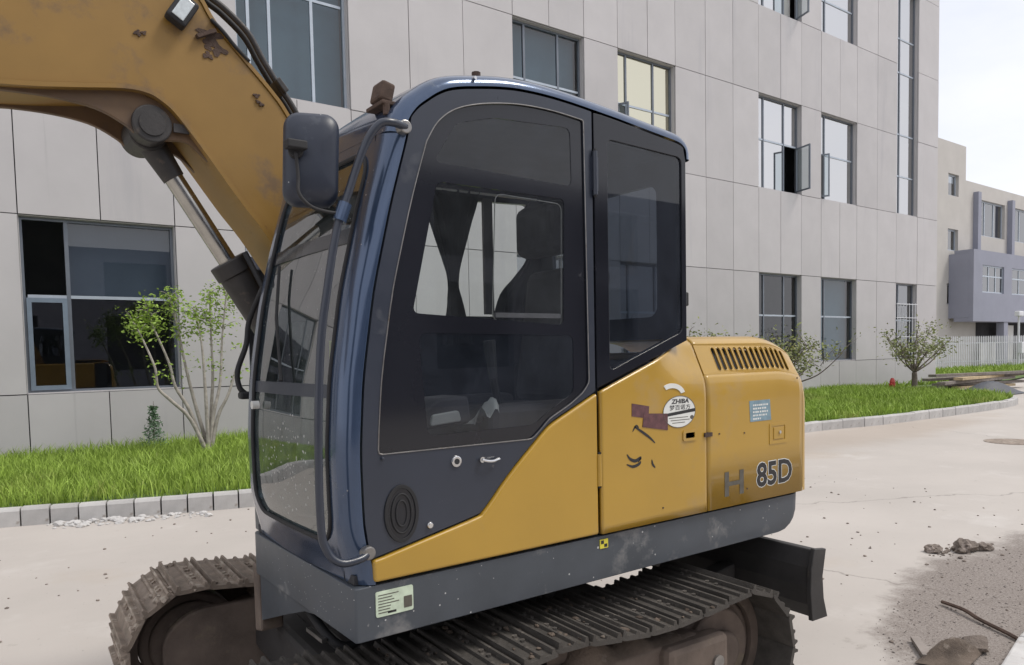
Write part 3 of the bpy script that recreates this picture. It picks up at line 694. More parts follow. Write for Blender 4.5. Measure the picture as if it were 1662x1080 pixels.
    def mudtop(u, v):
        x = X_F+.30+u*(X_R-X_F-.55); y = yc-.15+v*.30
        h = .035*(math.sin(x*9)+math.sin(x*23+y*9)*.6+math.sin(y*40+x*31)*.5)+.03
        e = min(1, v/.12, (1-v)/.12, u/.06, (1-u)/.06)
        return Vector((x, y, .462+max(0, h)*e+.02*e))
    V, F_ = grid(60, 14, mudtop); mb.add(V, F_); umb(mb).build('dried_mud', 'mud_brown', ex, smooth=True)
# mud cakes clinging to the track shoes
def cake(c, r, seed, nv):
    rs_ = random.Random(seed); bm = bmesh.new(); bmesh.ops.create_icosphere(bm, subdivisions=1, radius=1); V = []
    for v in bm.verts: V.append(Vector(c)+Vector((v.co.x*r*1.2, v.co.y*r*1.4, v.co.z*r*.7))*rs_.uniform(.65, 1.25))
    F_ = [tuple(v.index for v in f.verts) for f in bm.faces]; bm.free(); return V, F_
for side, yc, cnt in (('far', .765, 170), ('near', -.765, 120)):
    mb = MB(); rs2 = random.Random(5)
    for k in range(cnt):
        s = rs2.uniform(.30, .78)*TL[-1] if side == 'far' else rs2.uniform(.45, .80)*TL[-1]
        p = tpos(s); q = tpos(s+.03)-tpos(s-.03); q.normalize(); r_ = rs2.choice((.006, .008, .010, .014, .018 if side == 'far' else .010))
        yy = yc+rs2.uniform(-.24, .24) if rs2.random() < .55 else yc-.20+rs2.gauss(0, .04)
        mb.add(*cake((p.x-q.y*.016, yy, p.y+q.x*.016), r_, k, None))
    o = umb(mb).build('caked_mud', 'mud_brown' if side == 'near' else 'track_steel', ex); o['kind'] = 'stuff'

# car body between the tracks and swing ring
mb = MB().box((-.62, -.6, .30), (.62, .6, .56)); umb(mb).build('car_body', 'blade_dark', ex, bevel=.05)
for sx in (-1, 1):
    mb = MB().prism([[(sx*.34, .60), (sx*.72, .60), (sx*.72, -.60), (sx*.34, -.60)]], XY(0), .26, .50)
    umb(mb).build('cross_member', 'blade_dark', ex, bevel=.03)
MB().cyl((1.75, 2.95, .55), (1.75, 2.95, .70), .52, n=48).build('swing_ring', 'blade_dark', ex)
# dozer blade at the rear
bx0 = 1.525; bz = .117
prof = [(bx0+.075, .230), (bx0+.045, .31), (bx0+.03, .42), (bx0+.035, .50), (bx0+.06, .585), (bx0+.0, .592), (bx0-.03, .50), (bx0-.035, .40), (bx0-.02, .30), (bx0+.01, .225)]
mb = MB().prism([prof], lambda u, v, t: Vector((u, t, v*.915+bz+.02)), -.90, .90); umb(mb).build('dozer_blade', 'blade_dark', ex, bevel=.006)
for yy in (-.40, .40):
    mb = MB(); mb.prism([[(bx0-.03, .40), (bx0-.03, .52), (.5, .36), (.5, .22)]], XZ(0), yy-.05, yy+.05)
    umb(mb).build('blade_arm', 'blade_dark', ex, bevel=.01)
for yy in (-.90, .90):
    mb = MB().prism([[(bx0-.035, .225), (bx0+.085, .225), (bx0+.055, .33), (bx0+.045, .45), (bx0+.072, .592), (bx0-.02, .605), (bx0-.045, .5), (bx0-.05, .38)]], lambda u, v, t: Vector((u, t, v*.915+bz+.02)), yy-.012, yy+.012); umb(mb).build('end_plate', 'blade_dark', ex, bevel=.004)

# ---- upper frame (deck)
ZF0, ZF1 = .762, .922
plan = roundpoly([(.945, YS), (3.34, YS), (3.43, YS+.12), (3.50, 2.9), (3.50, 3.2), (3.43, 3.95), (3.3, 4.05), (2.0, 4.05), (1.2, 4.0), (1.2, 3.17), (.945, 3.17)], .05, 4)
plan = [(.945, YS+.010), (.948, YS+.003), (.955, YS)]+[p for p in plan if not (p[0] < 1.1 and p[1] < YS+.1)]
LV = [(.748, .16, .012), (.756, .10, .004), (.775, .055, 0), (.80, .026, 0), (.84, .006, 0), (ZF1, 0, 0)]
V = []; K = len(plan)
for (z, ins, inr) in LV:
    for (x, y) in plan:
        k = min(1, max(0, (x-3.0)/.42)); k = k*k*(3-2*k)
        V.append((x-ins*k, y, (z if x > 2.9 or z > .77 else max(z, ZF0-.014+.0*z))))
F_ = [(j*K+i, j*K+(i+1) % K, (j+1)*K+(i+1) % K, (j+1)*K+i) for j in range(len(LV)-1) for i in range(K)]+[tuple(range(K)), tuple(range((len(LV)-1)*K, len(LV)*K))]
deck = mesh('deck_frame', V, F_, 'frame_paint', ex, bevel=.012, bseg=3, auto=30)
# front apron hanging under the cab, arched
ap = [(2.16, .765), (2.16, .76), (2.33, .768), (2.48, .745), (2.62, .722), (2.80, .662), (3.12, .548), (3.135, .765)]
MB().prism([ap], YZ(.957), 0, .018).build('front_apron', 'frame_paint', ex)
MB().prism([[(3.12, .50), (3.20, .48), (3.20, .78), (3.12, .78)]], YZ(.95), 0, .10).build('apron_post', 'rust_frame', ex, bevel=.01)
# belly plates
MB().prism([[(1.05, 2.25), (3.2, 2.25), (3.2, 3.9), (1.3, 3.9)]], XY(0), .735, .76).build('belly_plate', 'blade_dark', ex)
# hoses glimpsed between the tracks
for k, (a, b, c) in enumerate((((1.05, 2.45, .70), (1.12, 2.8, .60), (1.3, 3.0, .66)), ((1.02, 2.75, .68), (1.1, 2.6, .56), (1.35, 2.7, .60)))):
    MB().tube(catmull([a, b, c], 8), .018, 8).build('hose', 'rubber', ex, smooth=True)
MB().box((1.02, 2.62, .585), (1.04, 2.78, .60)).build('hose_clip', 'steel_worn', ex)

# rating plate and warning square on the deck side
pl = MB().prism([rrect(1.014, .818, 1.148, .900, .006)], XZ(YS), -.0035, .0).build('rating_plate', 'sticker_green', ex)
for i in range(7):
    z = .888-.0095*i; MB().box((1.022, YS-.0043, z-.0016), (1.06+random.uniform(0, .045), YS-.0034, z+.0012)).build('print_line', 'ink_grey', pl)
MB().prism([rrect(1.113, .83, 1.143, .868, .002)], XZ(YS), -.0043, -.0034).build('print_block', 'ink_grey', pl)
MB().box((1.055, YS-.0043, .825), (1.085, YS-.0034, .832)).build('print_line', 'ink', pl)
ws = MB().prism([rect(1.983, .872, 2.026, .908)], XZ(YS), -.0035, 0).build('warning_square', 'sticker_yellow', ex)
MB().prism([rect(1.988, .890, 2.003, .904)], XZ(YS), -.0043, -.0034).build('print_block', 'ink', ws); MB().prism([rect(2.005, .876, 2.021, .889)], XZ(YS), -.0043, -.0034).build('print_block', 'ink', ws)

# ---- cab
XFT = [(.93,.962),(.98,.952),(1.05,.930),(1.12,.921),(1.35,.918),(1.58,.935),(1.86,.98),(2.14,1.05),(2.30,1.098),(2.385,1.124)]
def xf(z):
    # smooth the table a little
    return (lerp_tab(XFT, z-.05)+2*lerp_tab(XFT, z)+lerp_tab(XFT, z+.05))/4
CX, CYR = .058, .10; YC0, YC1 = YS, 3.165
def seam_x(z): return xf(z)+CX
# corner pillars
def pillar(name, near):
    def fn(u, v):
        z = .925+v*(2.375-.925); a = u*math.pi/2; x = xf(z)+CX*(1-math.sin(a))
        y = YC0+CYR*(1-math.cos(a)) if near else YC1-CYR*(1-math.cos(a))
        return Vector((x, y, z))
    NU, NV = 14, 46; V = []
    for jv in range(NV):
        v = jv/(NV-1)
        for i in range(NU): V.append(fn(i/(NU-1), v))
        z = .925+v*(2.375-.925)
        y0 = YC0+.03 if near else YC1-.03; y1 = YC0+CYR if near else YC1-CYR
        V += [Vector((xf(z)+.03, y1, z)), Vector((xf(z)+CX, y0, z))]
    K = NU+2
    F_ = [(jv*K+i, jv*K+(i+1) % K, (jv+1)*K+(i+1) % K, (jv+1)*K+i) for jv in range(NV-1) for i in range(K)]+[tuple(range(K)), tuple(range((NV-1)*K, NV*K))]
    return mesh(name, V, F_, 'navy_gloss', ex, auto=50)
pillar('front_pillar', True); pillar('front_pillar', False)
# windscreen: frame ring + two glass panes + bars
YA, YB, ZA, ZB = YC0+CYR, YC1-CYR, .925, 2.375
def bow(y): return -.012*math.sin(math.pi*(y-YA)/(YB-YA))
def front_pt(y, z, d=0): return Vector((xf(z)+bow(y)-d, y, z))
inner = rrect(YA+.012, 1.045, YB-.055, 2.325, .10, 10)
# resample ring evenly
def resample(P, n):
    P = P+[P[0]]; Ls = [0]
    for a, b in zip(P, P[1:]): Ls.append(Ls[-1]+math.hypot(b[0]-a[0], b[1]-a[1]))
    out = []
    for k in range(n):
        s = Ls[-1]*k/n
        for i in range(len(Ls)-1):
            if s <= Ls[i+1]+1e-9:
                t = (s-Ls[i])/(Ls[i+1]-Ls[i]+1e-12); out.append((P[i][0]+(P[i+1][0]-P[i][0])*t, P[i][1]+(P[i+1][1]-P[i][1])*t)); break
    return out
ring = resample(inner, 160); V = []; F_ = []
def toedge(y, z):
    cy_, cz_ = (YA+YB)/2, 1.685
    # project onto the outer rectangle keeping the nearest side
    d = [(y-YA, 'l'), (YB-y, 'r'), (z-ZA, 'b'), (ZB-z, 't')]
    k = min((abs(a), s_) for a, s_ in d)[1]
    dy, dz = y-cy_, z-cz_; t = min(((YB-cy_) if dy > 0 else (cy_-YA))/max(abs(dy), 1e-6), ((ZB-cz_) if dz > 0 else (cz_-ZA))/max(abs(dz), 1e-6))
    return cy_+dy*t, cz_+dz*t
NRAD = 6
for (y, z) in ring:
    ye, ze = toedge(y, z)
    for k in range(NRAD+1):
        t = k/NRAD; V.append(front_pt(y+(ye-y)*t, z+(ze-z)*t))
n = len(ring)
F_ = [(i*(NRAD+1)+k, i*(NRAD+1)+k+1, ((i+1) % n)*(NRAD+1)+k+1, ((i+1) % n)*(NRAD+1)+k) for i in range(n) for k in range(NRAD)]
# lower corners of the rectangle
k0 = len(V)
for (y, z) in ring: V.append(front_pt(y, z, -.03))
F_ += [(i*(NRAD+1), ((i+1) % n)*(NRAD+1), k0+(i+1) % n, k0+i) for i in range(n)]
o = mesh('windscreen_frame', V, F_, 'navy_gloss', ex, auto=50)
MB().tube([front_pt(y, z, .002) for y, z in ring]+[front_pt(*ring[0], .002)], .0075, 8, cap=False).build('windscreen_seal', 'rubber', ex, smooth=True)
def glass_rows(name, z0, z1, material, d=-.006):
    rows = 26; cols = 12; V = []
    def span(z):
        r = .10; y0, y1, za, zb = YA+.012, YB-.055, 1.045, 2.325; ins = 0
        if z < za+r: ins = r-math.sqrt(max(0, r*r-(za+r-z)**2))
        if z > zb-r: ins = r-math.sqrt(max(0, r*r-(z-zb+r)**2))
        return y0+ins, y1-ins
    for j in range(rows):
        z = z0+(z1-z0)*j/(rows-1); a, b = span(z)
        for i in range(cols): V.append(front_pt(a+(b-a)*i/(cols-1), z, d))
    F_ = [(j*cols+i, j*cols+i+1, (j+1)*cols+i+1, (j+1)*cols+i) for j in range(rows-1) for i in range(cols-1)]
    return mesh(name, V, F_, material, ex, smooth=True)
glass_rows('lower_windscreen', 1.046, 1.525, 'windscreen_low'); glass_rows('upper_windscreen', 1.555, 2.324, 'windscreen')
for z0, z1, mt in ((1.518, 1.562, 'navy_satin'), (2.02, 2.07, 'frit_black')):
    V = []; 
    for i in range(14):
        y = YA+.012+(YB-.055-YA-.012)*i/13
        V += [front_pt(y, z0, -.002), front_pt(y, z1, -.002), front_pt(y, z1, -.03), front_pt(y, z0, -.03)]
    F_ = [(i*4+k, i*4+(k+1) % 4, (i+1)*4+(k+1) % 4, (i+1)*4+k) for i in range(13) for k in range(4)]
    mesh('windscreen_bar', V, F_, mt, ex)
# wiper motor knob on the lower pane
MB().cyl(front_pt(2.93, 1.47, .004), front_pt(2.93, 1.47, .03), .016, n=14).build('latch_knob', 'white_plastic', ex, smooth=False)
MB().tube([front_pt(2.62, 1.57, .02), front_pt(2.75, 1.80, .02), front_pt(2.83, 2.0, .02)], .006, 6).build('wiper', 'rubber', ex)

# roof
SEAM = [(1.166,2.355),(1.178,2.395),(1.193,2.424),(1.220,2.456),(1.254,2.483),(1.292,2.510),(1.335,2.532),(1.385,2.547),(1.438,2.558),(1.52,2.573),(1.605,2.584),(1.695,2.588),(1.785,2.587),(1.88,2.582),(1.98,2.574),(2.12,2.562),(2.25,2.548),(2.38,2.535),(2.455,2.527),(2.49,2.517),(2.512,2.497),(2.517,2.46)]
SP = [Vector((a, b)) for a, b in c2(SEAM, 3)]
def roof_fn(i, yv, off):
    a, b = SP[max(i-1, 0)], SP[min(i+1, len(SP)-1)]; t = (b-a).normalized(); nrm = Vector((-t.y, t.x))
    q = SP[i]+nrm*off; return Vector((q.x, yv, q.y))
cols = []
for k in range(9): a = k/8*math.pi/2; cols.append((YC0+.062*(1-math.cos(a)), .050*math.sin(a)))
for k in range(1, 12): t = k/12; cols.append((YC0+.062+(YC1-YC0-.124)*t, .050+.014*math.sin(math.pi*t)))
for k in range(9): a = math.pi/2*(1-k/8); cols.append((YC1-.062*(1-math.cos(a)), .050*math.sin(a)))
V = [roof_fn(i, y, o_) for i in range(len(SP)) for y, o_ in cols]; nc = len(cols)
roof = mesh('roof', V, [(i*nc+k, i*nc+k+1, (i+1)*nc+k+1, (i+1)*nc+k) for i in range(len(SP)-1) for k in range(nc-1)], 'navy_gloss', ex, smooth=True)
# headliner
hl = [Vector((p.x+.02, p.y-.035)) for p in SP[3:-6]]
V = [(p.x, y, p.y) for p in hl for y in (YC0+.04, YC1-.04)]
mesh('headliner', V, [(2*i, 2*i+1, 2*i+3, 2*i+2) for i in range(len(hl)-1)], 'interior_grey', ex, smooth=True)
# side wall behind the door (dark inner frame visible in the gaps)
def seam_poly(dx=.008, dz=.010):
    fr = [(seam_x(z)+dx, z) for z in [1.0+.0+i*(2.34-1.0)/22 for i in range(23)]]
    top = [(p.x, p.y-dz) for p in SP if 1.19 < p.x < 1.965]
    return fr, top
fr, top = seam_poly()
SW_ = [(1.012,1.007),(1.20,1.046),(1.397,1.087),(1.431,1.102),(1.475,1.145),(1.512,1.185),(1.58,1.250),(1.657,1.317),(1.70,1.355),(1.746,1.388),(1.84,1.432),(1.972,1.492)]
SWS = c2(SW_, 4)
door_out = [(1.004, 1.004+.006)]+fr[1:]+top+[(1.972, 2.564)]+[(x, z+.004) for x, z in reversed(SWS)]
# glazing outline inside the door
gl_f = [(seam_x(z)+.062+.012*(z-1.34), z) for z in [1.338+i*(2.25-1.338)/12 for i in range(13)]]
gl_top = c2([(1.245,2.345),(1.29,2.415),(1.36,2.468),(1.47,2.505),(1.62,2.53),(1.78,2.535),(1.93,2.525)], 5)
gl_bot = [(1.940, 1.53), (1.905, 1.492), (1.84, 1.452), (1.74, 1.405), (1.69, 1.362), (1.655, 1.336)]
GLZ = roundpoly(gl_f+gl_top+gl_bot, .015, 2)
door = MB().prism([door_out, GLZ], XZ(YS), 0, .032).build('door', 'navy_satin', ex, bevel=.004)
# black printed glazing border with three clear openings
up_w = roundpoly([(1.275,2.285),(1.365,2.425),(1.52,2.468),(1.868,2.488),(1.872,2.272)], .03)
mid_w = roundpoly([(1.180,1.788),(1.285,2.222),(1.835,2.222),(1.822,1.752)], .025)
low_w = roundpoly([(1.20,1.722),(1.868,1.714),(1.866,1.495),(1.74,1.432),(1.672,1.387),(1.225,1.382)], .03)
GB = [(x+(1.5-x)*.004, z+(1.9-z)*.004) for x, z in GLZ]
MB().prism([GB, up_w, mid_w, low_w], XZ(YS+.006), 0, .006).build('glazing_border', 'frit_black', ex)
for nm, w_, mt in (('upper_door_glass', up_w, 'cab_glass_low'), ('middle_door_glass', mid_w, 'cab_glass'), ('lower_door_glass', low_w, 'cab_glass_low')):
    MB().flat(w_, XZ(YS+.008)).build(nm, mt, ex)
MB().tube([(x, YS-.001, z) for x, z in GLZ]+[(GLZ[0][0], YS-.001, GLZ[0][1])], .0022, 6, cap=False).build('glazing_bead', 'steel_worn', ex)
sl = roundpoly([(1.505,1.768),(1.528,2.212),(1.832,2.205),(1.822,1.745)], .03)
MB().tube([(x, YS+.020, z) for x, z in sl]+[(sl[0][0], YS+.020, sl[0][1])], .0022, 6, cap=False).build('sliding_window_edge', 'steel_worn', ex)
MB().box((1.515, YS+.012, 1.778), (1.815, YS+.03, 1.795)).build('sliding_window_rail', 'interior_grey', ex)
# door furniture
def knob(x, z, r=.012, m_='chrome'):
    mb = MB().cyl((x, YS+.004, z), (x, YS-.010, z), r, r*.8, n=18); return mb.build('door_stop', m_, ex, smooth=False, bevel=.003)
mb = MB().cyl((1.327, YS+.002, 1.288), (1.327, YS-.008, 1.288), .020, n=24); dl = mb.build('door_lock', 'chrome', ex, bevel=.004); MB().cyl((1.327, YS-.0085, 1.288), (1.327, YS-.0095, 1.288), .010, n=16).build('keyhole', 'rubber', dl)
mb = MB().cyl((1.428, YS+.002, 1.284), (1.428, YS-.014, 1.284), .010, n=16); mb.tube(catmull([(1.428, YS-.014, 1.284), (1.445, YS-.022, 1.279), (1.47, YS-.020, 1.277), (1.498, YS-.014, 1.280)], 4), .0055, 8); mb.build('door_handle', 'chrome', ex, auto=40)
knob(1.218, 1.086, .013)
knob(1.052, 1.325, .006, 'navy_satin')
# oval speaker-like vent in the lower door
ov = [(1.115+.062*math.cos(a), 1.140+.094*math.sin(a)) for a in [2*math.pi*i/40 for i in range(40)]]
oi = [(1.115+.050*math.cos(a), 1.140+.082*math.sin(a)) for a in [2*math.pi*i/40 for i in range(40)]]
vv = MB().prism([ov, oi], XZ(YS), -.006, .002).build('door_vent', 'rubber', ex, bevel=.002)
MB().prism([oi], XZ(YS), -.0015, .0).build('vent_disc', 'frit_black', vv)
for rx, rz in ((.036, .064), (.020, .042)):
    MB().tube([(1.115+rx*math.cos(2*math.pi*i/32), YS-.003, 1.14+rz*math.sin(2*math.pi*i/32)) for i in range(33)], .0035, 6, cap=False).build('vent_ring', 'rubber', vv, smooth=True)
# hinges
def hinge(z0, z1, material):
    mb = MB().cyl((1.978, YS-.010, z0), (1.978, YS-.010, z1), .010, n=12); mb.box((1.966, YS-.006, z0+.02), (1.972, YS+.0, z1-.02)); mb.box((1.984, YS-.006, z0+.02), (2.0, YS+.0, z1-.02))
    h = mb.build('hinge', material, ex, auto=40)
    for za in (z0-.008, z1): MB().cyl((1.978, YS-.010, za), (1.978, YS-.010, za+.008), .007, n=10).build('hinge_pin', 'rubber', h)
hinge(2.25, 2.415, 'navy_satin'); hinge(1.125, 1.25, 'yellow_paint')
# rear quarter panel with window
topr = [(p.x, p.y-.008) for p in SP if 1.985 < p.x < 2.50]
rq = [(1.984, 1.505)]+[(1.984, 2.563)]+topr+[(2.512, 2.45), (2.512, 1.690)]
rw = roundpoly([(2.055,1.572),(2.055,2.475),(2.485,2.462),(2.485,1.728)], .03)
MB().prism([rq, rw], XZ(YS), .002, .032).build('rear_quarter_panel', 'frit_black', ex, bevel=.004)
MB().flat(rw, XZ(YS+.009)).build('rear_quarter_glass', 'cab_glass_dark', ex)
# rear wall + far wall with window
MB().prism([rect(YC0+.033, 1.70, YC1-.033, 2.49), rrect(YC0+.15, 1.8, YC1-.15, 2.38, .05)], YZ(2.49), 0, .024).build('rear_wall', 'navy_satin', ex)
MB().flat(rrect(YC0+.15, 1.8, YC1-.15, 2.38, .05), YZ(2.50)).build('rear_glass', 'cab_glass_dark', ex)
fr2 = [(seam_x(z)+.002, z) for z in [.93+i*(2.36-.93)/24 for i in range(25)]]; tp2 = [(p.x, p.y) for p in SP if 1.19 < p.x < 2.51]
fw_ = roundpoly([(1.62,1.84),(1.72,2.40),(2.44,2.43),(2.44,1.84)], .04)
MB().prism([fr2+tp2+[(2.512, 2.4), (2.512, .93)], fw_], XZ(YC1), -.03, 0).build('far_side_wall', 'navy_satin', ex)
MB().flat(fw_, XZ(YC1-.012)).build('far_side_glass', 'far_glass', ex)
MB().box((2.13, YC1-.05, 1.85), (2.185, YC1-.034, 2.43)).build('far_window_post', 'interior_grey', ex)
# cab floor and rear bulkhead
MB().box((.96, YC0+.035, .925), (2.48, YC1-.035, .955)).build('cab_floor', 'interior_dark', ex)
MB().box((2.30, YC0+.04, .956), (2.48, YC1-.04, 1.60)).build('rear_bulkhead', 'interior_dark', ex, bevel=.02)
# seat
st = MB().box((1.72, 2.38, 1.30), (2.20, 2.86, 1.43)).build('seat', 'seat_fabric', ex, bevel=.05, bseg=4)
MB().box((-.07, -.24, 0), (.07, .24, .62), Matrix.Translation((2.16, 2.62, 1.42)) @ Matrix.Rotation(R(9), 4, 'Y')).build('backrest', 'seat_fabric', st, bevel=.05, bseg=4)
MB().box((2.05, 2.47, 2.08), (2.19, 2.77, 2.31)).build('headrest', 'seat_fabric', st, bevel=.05, bseg=4)
MB().box((1.80, 2.42, 1.0), (2.15, 2.82, 1.29)).build('seat_base', 'interior_dark', st, bevel=.02)
for yy in (2.24, 2.90):
    c = MB().box((1.55, yy, 1.15), (2.15, yy+.12, 1.46)).build('side_console', 'interior_grey', ex, bevel=.03)
    MB().tube([(1.62, yy+.06, 1.46), (1.60, yy+.06, 1.56)], .016, 8).build('joystick_gaiter', 'rubber', c); MB().tube([(1.60, yy+.06, 1.56), (1.585, yy+.06, 1.70)], [.017, .024], 10).build('joystick_grip', 'interior_dark', c)
for yy in (2.52, 2.66):
    MB().tube(catmull([(1.20, yy, .96), (1.18, yy, 1.25), (1.22, yy, 1.48)], 5), .011, 8).build('travel_lever', 'interior_grey', ex, smooth=True)
    MB().box((1.14, yy-.045, .965), (1.30, yy+.045, 1.0)).build('pedal', 'interior_grey', ex, bevel=.01)
MB().box((1.10, 2.92, 1.20), (1.22, 3.06, 1.80)).build('monitor_tower', 'interior_grey', ex, bevel=.02)
# clutter on the console: light boxy case, cloth and gloves
MB().prism([roundpoly([(1.28,1.385),(1.28,1.455),(1.34,1.495),(1.47,1.50),(1.48,1.40)], .02)], XZ(2.27), 0, .16).build('tool_case', 'interior_grey', ex, bevel=.01)
MB().prism([roundpoly([(1.30,1.40),(1.31,1.44),(1.42,1.45),(1.43,1.41)], .012)], XZ(2.262), -.004, .02).build('case_panel', 'white_plastic', ex, bevel=.004)
V, F_ = grid(12, 12, lambda u, v: Vector((1.47+.13*u+.02*math.sin(6*v), 2.24+.10*v, 1.395+.12*math.sin(math.pi*u)*(.6+.4*math.sin(9*u+5*v))*math.sin(math.pi*min(1, v+.3)))))
mesh('work_gloves', V, F_, 'white_plastic', ex, smooth=True)
V, F_ = grid(8, 10, lambda u, v: Vector((1.22+.10*u, 3.05, 1.50+.22*v)))
mesh('reflective_vest', V, F_, 'hi_vis', ex)
# curtains on the far window
def curtain(name, outline, y):
    rows = len(outline); cols = 26; V = []
    for (z, a, b) in outline:
        for i in range(cols): t = i/(cols-1); V.append((a+(b-a)*t, y+.012*math.sin(t*34+z*3)*min(1, (b-a)/.25)+.008*math.sin(t*80), z))
    return mesh(name, V, [(j*cols+i, j*cols+i+1, (j+1)*cols+i+1, (j+1)*cols+i) for j in range(rows-1) for i in range(cols-1)], 'curtain_cloth', ex, smooth=True)
def co(P): return [(v.x, v.y, v.z) for v in catmull(P, 5)]
curtain('curtain', co([(2.47,1.70,2.11),(2.38,1.785,2.085),(2.31,1.815,2.06),(2.20,1.852,2.025),(2.10,1.888,1.992),(2.04,1.907,1.978),(1.98,1.913,1.975),(1.93,1.908,1.99),(1.86,1.90,2.01),(1.70,1.86,2.05)]), YC1-.045)
curtain('curtain', co([(2.47,2.44,2.50),(2.38,2.38,2.50),(2.30,2.37,2.50),(2.16,2.405,2.50),(2.05,2.32,2.50),(1.95,2.22,2.50),(1.80,2.16,2.50)]), YC1-.045)
MB().tube([(1.66, YC1-.05, 2.445), (2.47, YC1-.05, 2.455)], .006, 6).build('curtain_rail', 'white_plastic', ex)

# ---- yellow side covers
lower = [(1.010, .934)]+[(x, z-.004) for x, z in SWS[1:]]+[(1.972, .934)]
lower[1:1] = [(1.006, 1.004)]
MB().prism([lower], XZ(YS), -.012, .02).build('door_skirt', 'yellow_paint', ex, bevel=.009, bseg=3)
# profile of the hood shoulder: inset y as function of z
def sh(z):
    if z <= 1.44: return 0
    return lerp_tab([(1.44,0),(1.475,.0025),(1.505,.007),(1.535,.017),(1.665,.078),(1.680,.092),(1.692,.112),(1.700,.145)], z)
def diag(x): return 1.500+(x-1.984)*(1.690-1.500)/(2.512-1.984)
def cov2(u, v):
    x = 1.984+u*(2.612-1.984); zt = diag(x)-.006 if x < 2.512 else 1.690+(x-2.512)*.08
    z = .934+(zt-.934)*(v**.75); b = min(1, max(0, (x-2.28)/.28)); b = b*b*(3-2*b)
    return Vector((x, YS-.008+sh(z)*b, z))
V, F_ = grid(50, 50, cov2)
side_cover = mesh('side_cover', V, F_, 'yellow_paint', ex, smooth=True); sm = side_cover.modifiers.new('solid', 'SOLIDIFY'); sm.thickness = .02; sm.offset = 0
def hdrop(P):
    P = Vector(P); d = .060*min(1, max(0, (P.x-3.12)/.23))**2; f_ = min(1, max(0, (P.z-1.38)/.30)); return Vector((P.x, P.y, P.z-d*f_))
# engine hood: lower side, pierced slope, top
def prof_grid(x0, x1, P, nx=12):
    V = [(x0+(x1-x0)*i/(nx-1), y, z) for (y, z) in P for i in range(nx)]
    return V, [(j*nx+i, j*nx+i+1, (j+1)*nx+i+1, (j+1)*nx+i) for j in range(len(P)-1) for i in range(nx-1)]
X0, X1 = 2.622, 3.345
lowP = [(YS-.008, .934), (YS-.008, 1.2), (YS-.008, 1.40), (YS-.008, 1.44)]+[(YS-.008+sh(z), z) for z in (1.46, 1.475, 1.49, 1.505, 1.52, 1.535)]
topP = [(YS-.008+sh(z), z) for z in (1.665, 1.672, 1.680, 1.687, 1.693, 1.700)]+[(2.45, 1.703), (2.8, 1.71), (3.3, 1.71)]
mb = MB(); mb.add(*prof_grid(X0, X1, lowP, 30)); mb.add(*prof_grid(X0, X1, topP, 30)); mb.V = [hdrop(v) for v in mb.V]
hood = mb.build('engine_hood', 'yellow_paint', ex, auto=50); sm = hood.modifiers.new('solid', 'SOLIDIFY'); sm.thickness = .020; sm.offset = 0
a0 = Vector((0, YS-.008+sh(1.535), 1.535)); a1 = Vector((0, YS-.008+sh(1.665), 1.665)); dd = (a1-a0); LEN = dd.length; dd.normalize(); nn = Vector((0, -dd.z, dd.y))
slots = []
for i in range(14):
    cx_ = 2.742+i*(3.262-2.742)/13; w2 = .0145; lo, hi = LEN*.10, LEN*.92
    sk = -.0
    c = [(cx_+w2*math.cos(a), hi-w2+w2*math.sin(a)) for a in [math.pi*k/6 for k in range(7)]]+[(cx_+w2*math.cos(a), lo+w2+w2*math.sin(a)) for a in [math.pi+math.pi*k/6 for k in range(7)]]
    slots.append(c)
fs = lambda u, v, t: hdrop(Vector((u, 0, 0))+a0+dd*v+nn*t)
MB().prism([[(X0, 0)]+[(X0+(X1-X0)*i/20, 0) for i in range(1, 20)]+[(X1, 0), (X1, LEN)]+[(X1-(X1-X0)*i/20, LEN) for i in range(1, 20)]+[(X0, LEN)]]+slots, fs, .004, .010).build('louvre_panel', 'yellow_paint', ex)
MB().prism([[(X0+.05, .0), (X1-.05, .0), (X1-.05, LEN), (X0+.05, LEN)]], fs, -.020, -.012).build('louvre_backing', 'rubber', ex)
for c in slots:   # pressed lip round each slot
    MB().tube([fs(u, v, .0098) for u, v in c]+[fs(*c[0], .0098)], .0022, 5, cap=False).build('louvre_lip', 'yellow_paint', ex, smooth=True)
# counterweight: swept round the rear corner
path = [(3.357, YS-.012), (3.380, YS-.008), (3.405, YS+.006), (3.425, YS+.030), (3.438, YS+.06), (3.447, YS+.10), (3.460, YS+.22), (3.475, YS+.5), (3.492, 2.95), (3.492, 3.25), (3.46, 3.7), (3.42, 3.9), (3.36, 3.99), (3.30, 4.02)]
PC = c2(path, 3); V = []; prof = []
NT = 22
for i, (x, y) in enumerate(PC):
    a, b = Vector(PC[max(i-1, 0)]), Vector(PC[min(i+1, len(PC)-1)]); t = (b-a).normalized(); nin = Vector((-t.y, t.x))
    k = min(1, i/12); k = k*k*(3-2*k)                      # 0 side .. 1 rear
    for j in range(NT):
        v = j/(NT-1)
        zA = .934+(1.36-.934)*min(1, v/.4) if v < .4 else None
        if v < .4: z, ins = zA, 0
        else:
            tt = (v-.4)/.6; ang = tt*math.pi/2
            zr = 1.36+.325*math.sin(ang); ir = .30*(1-math.cos(ang))
            zs_ = 1.36+.338*tt; is_ = sh(zs_)
            z = zs_*(1-k)+zr*k; ins = is_*(1-k)+ir*k
        q = Vector((x, y))+nin*ins
        q.x = min(q.x, 3.5)
        V.append(hdrop((q.x, q.y, z)) if k < 1 else (q.x, q.y, z-.06*min(1, max(0, (z-1.38)/.3))))
cw = mesh('counterweight', V, [(i*NT+j, i*NT+j+1, (i+1)*NT+j+1, (i+1)*NT+j) for i in range(len(PC)-1) for j in range(NT-1)], 'yellow_paint', ex, smooth=True)
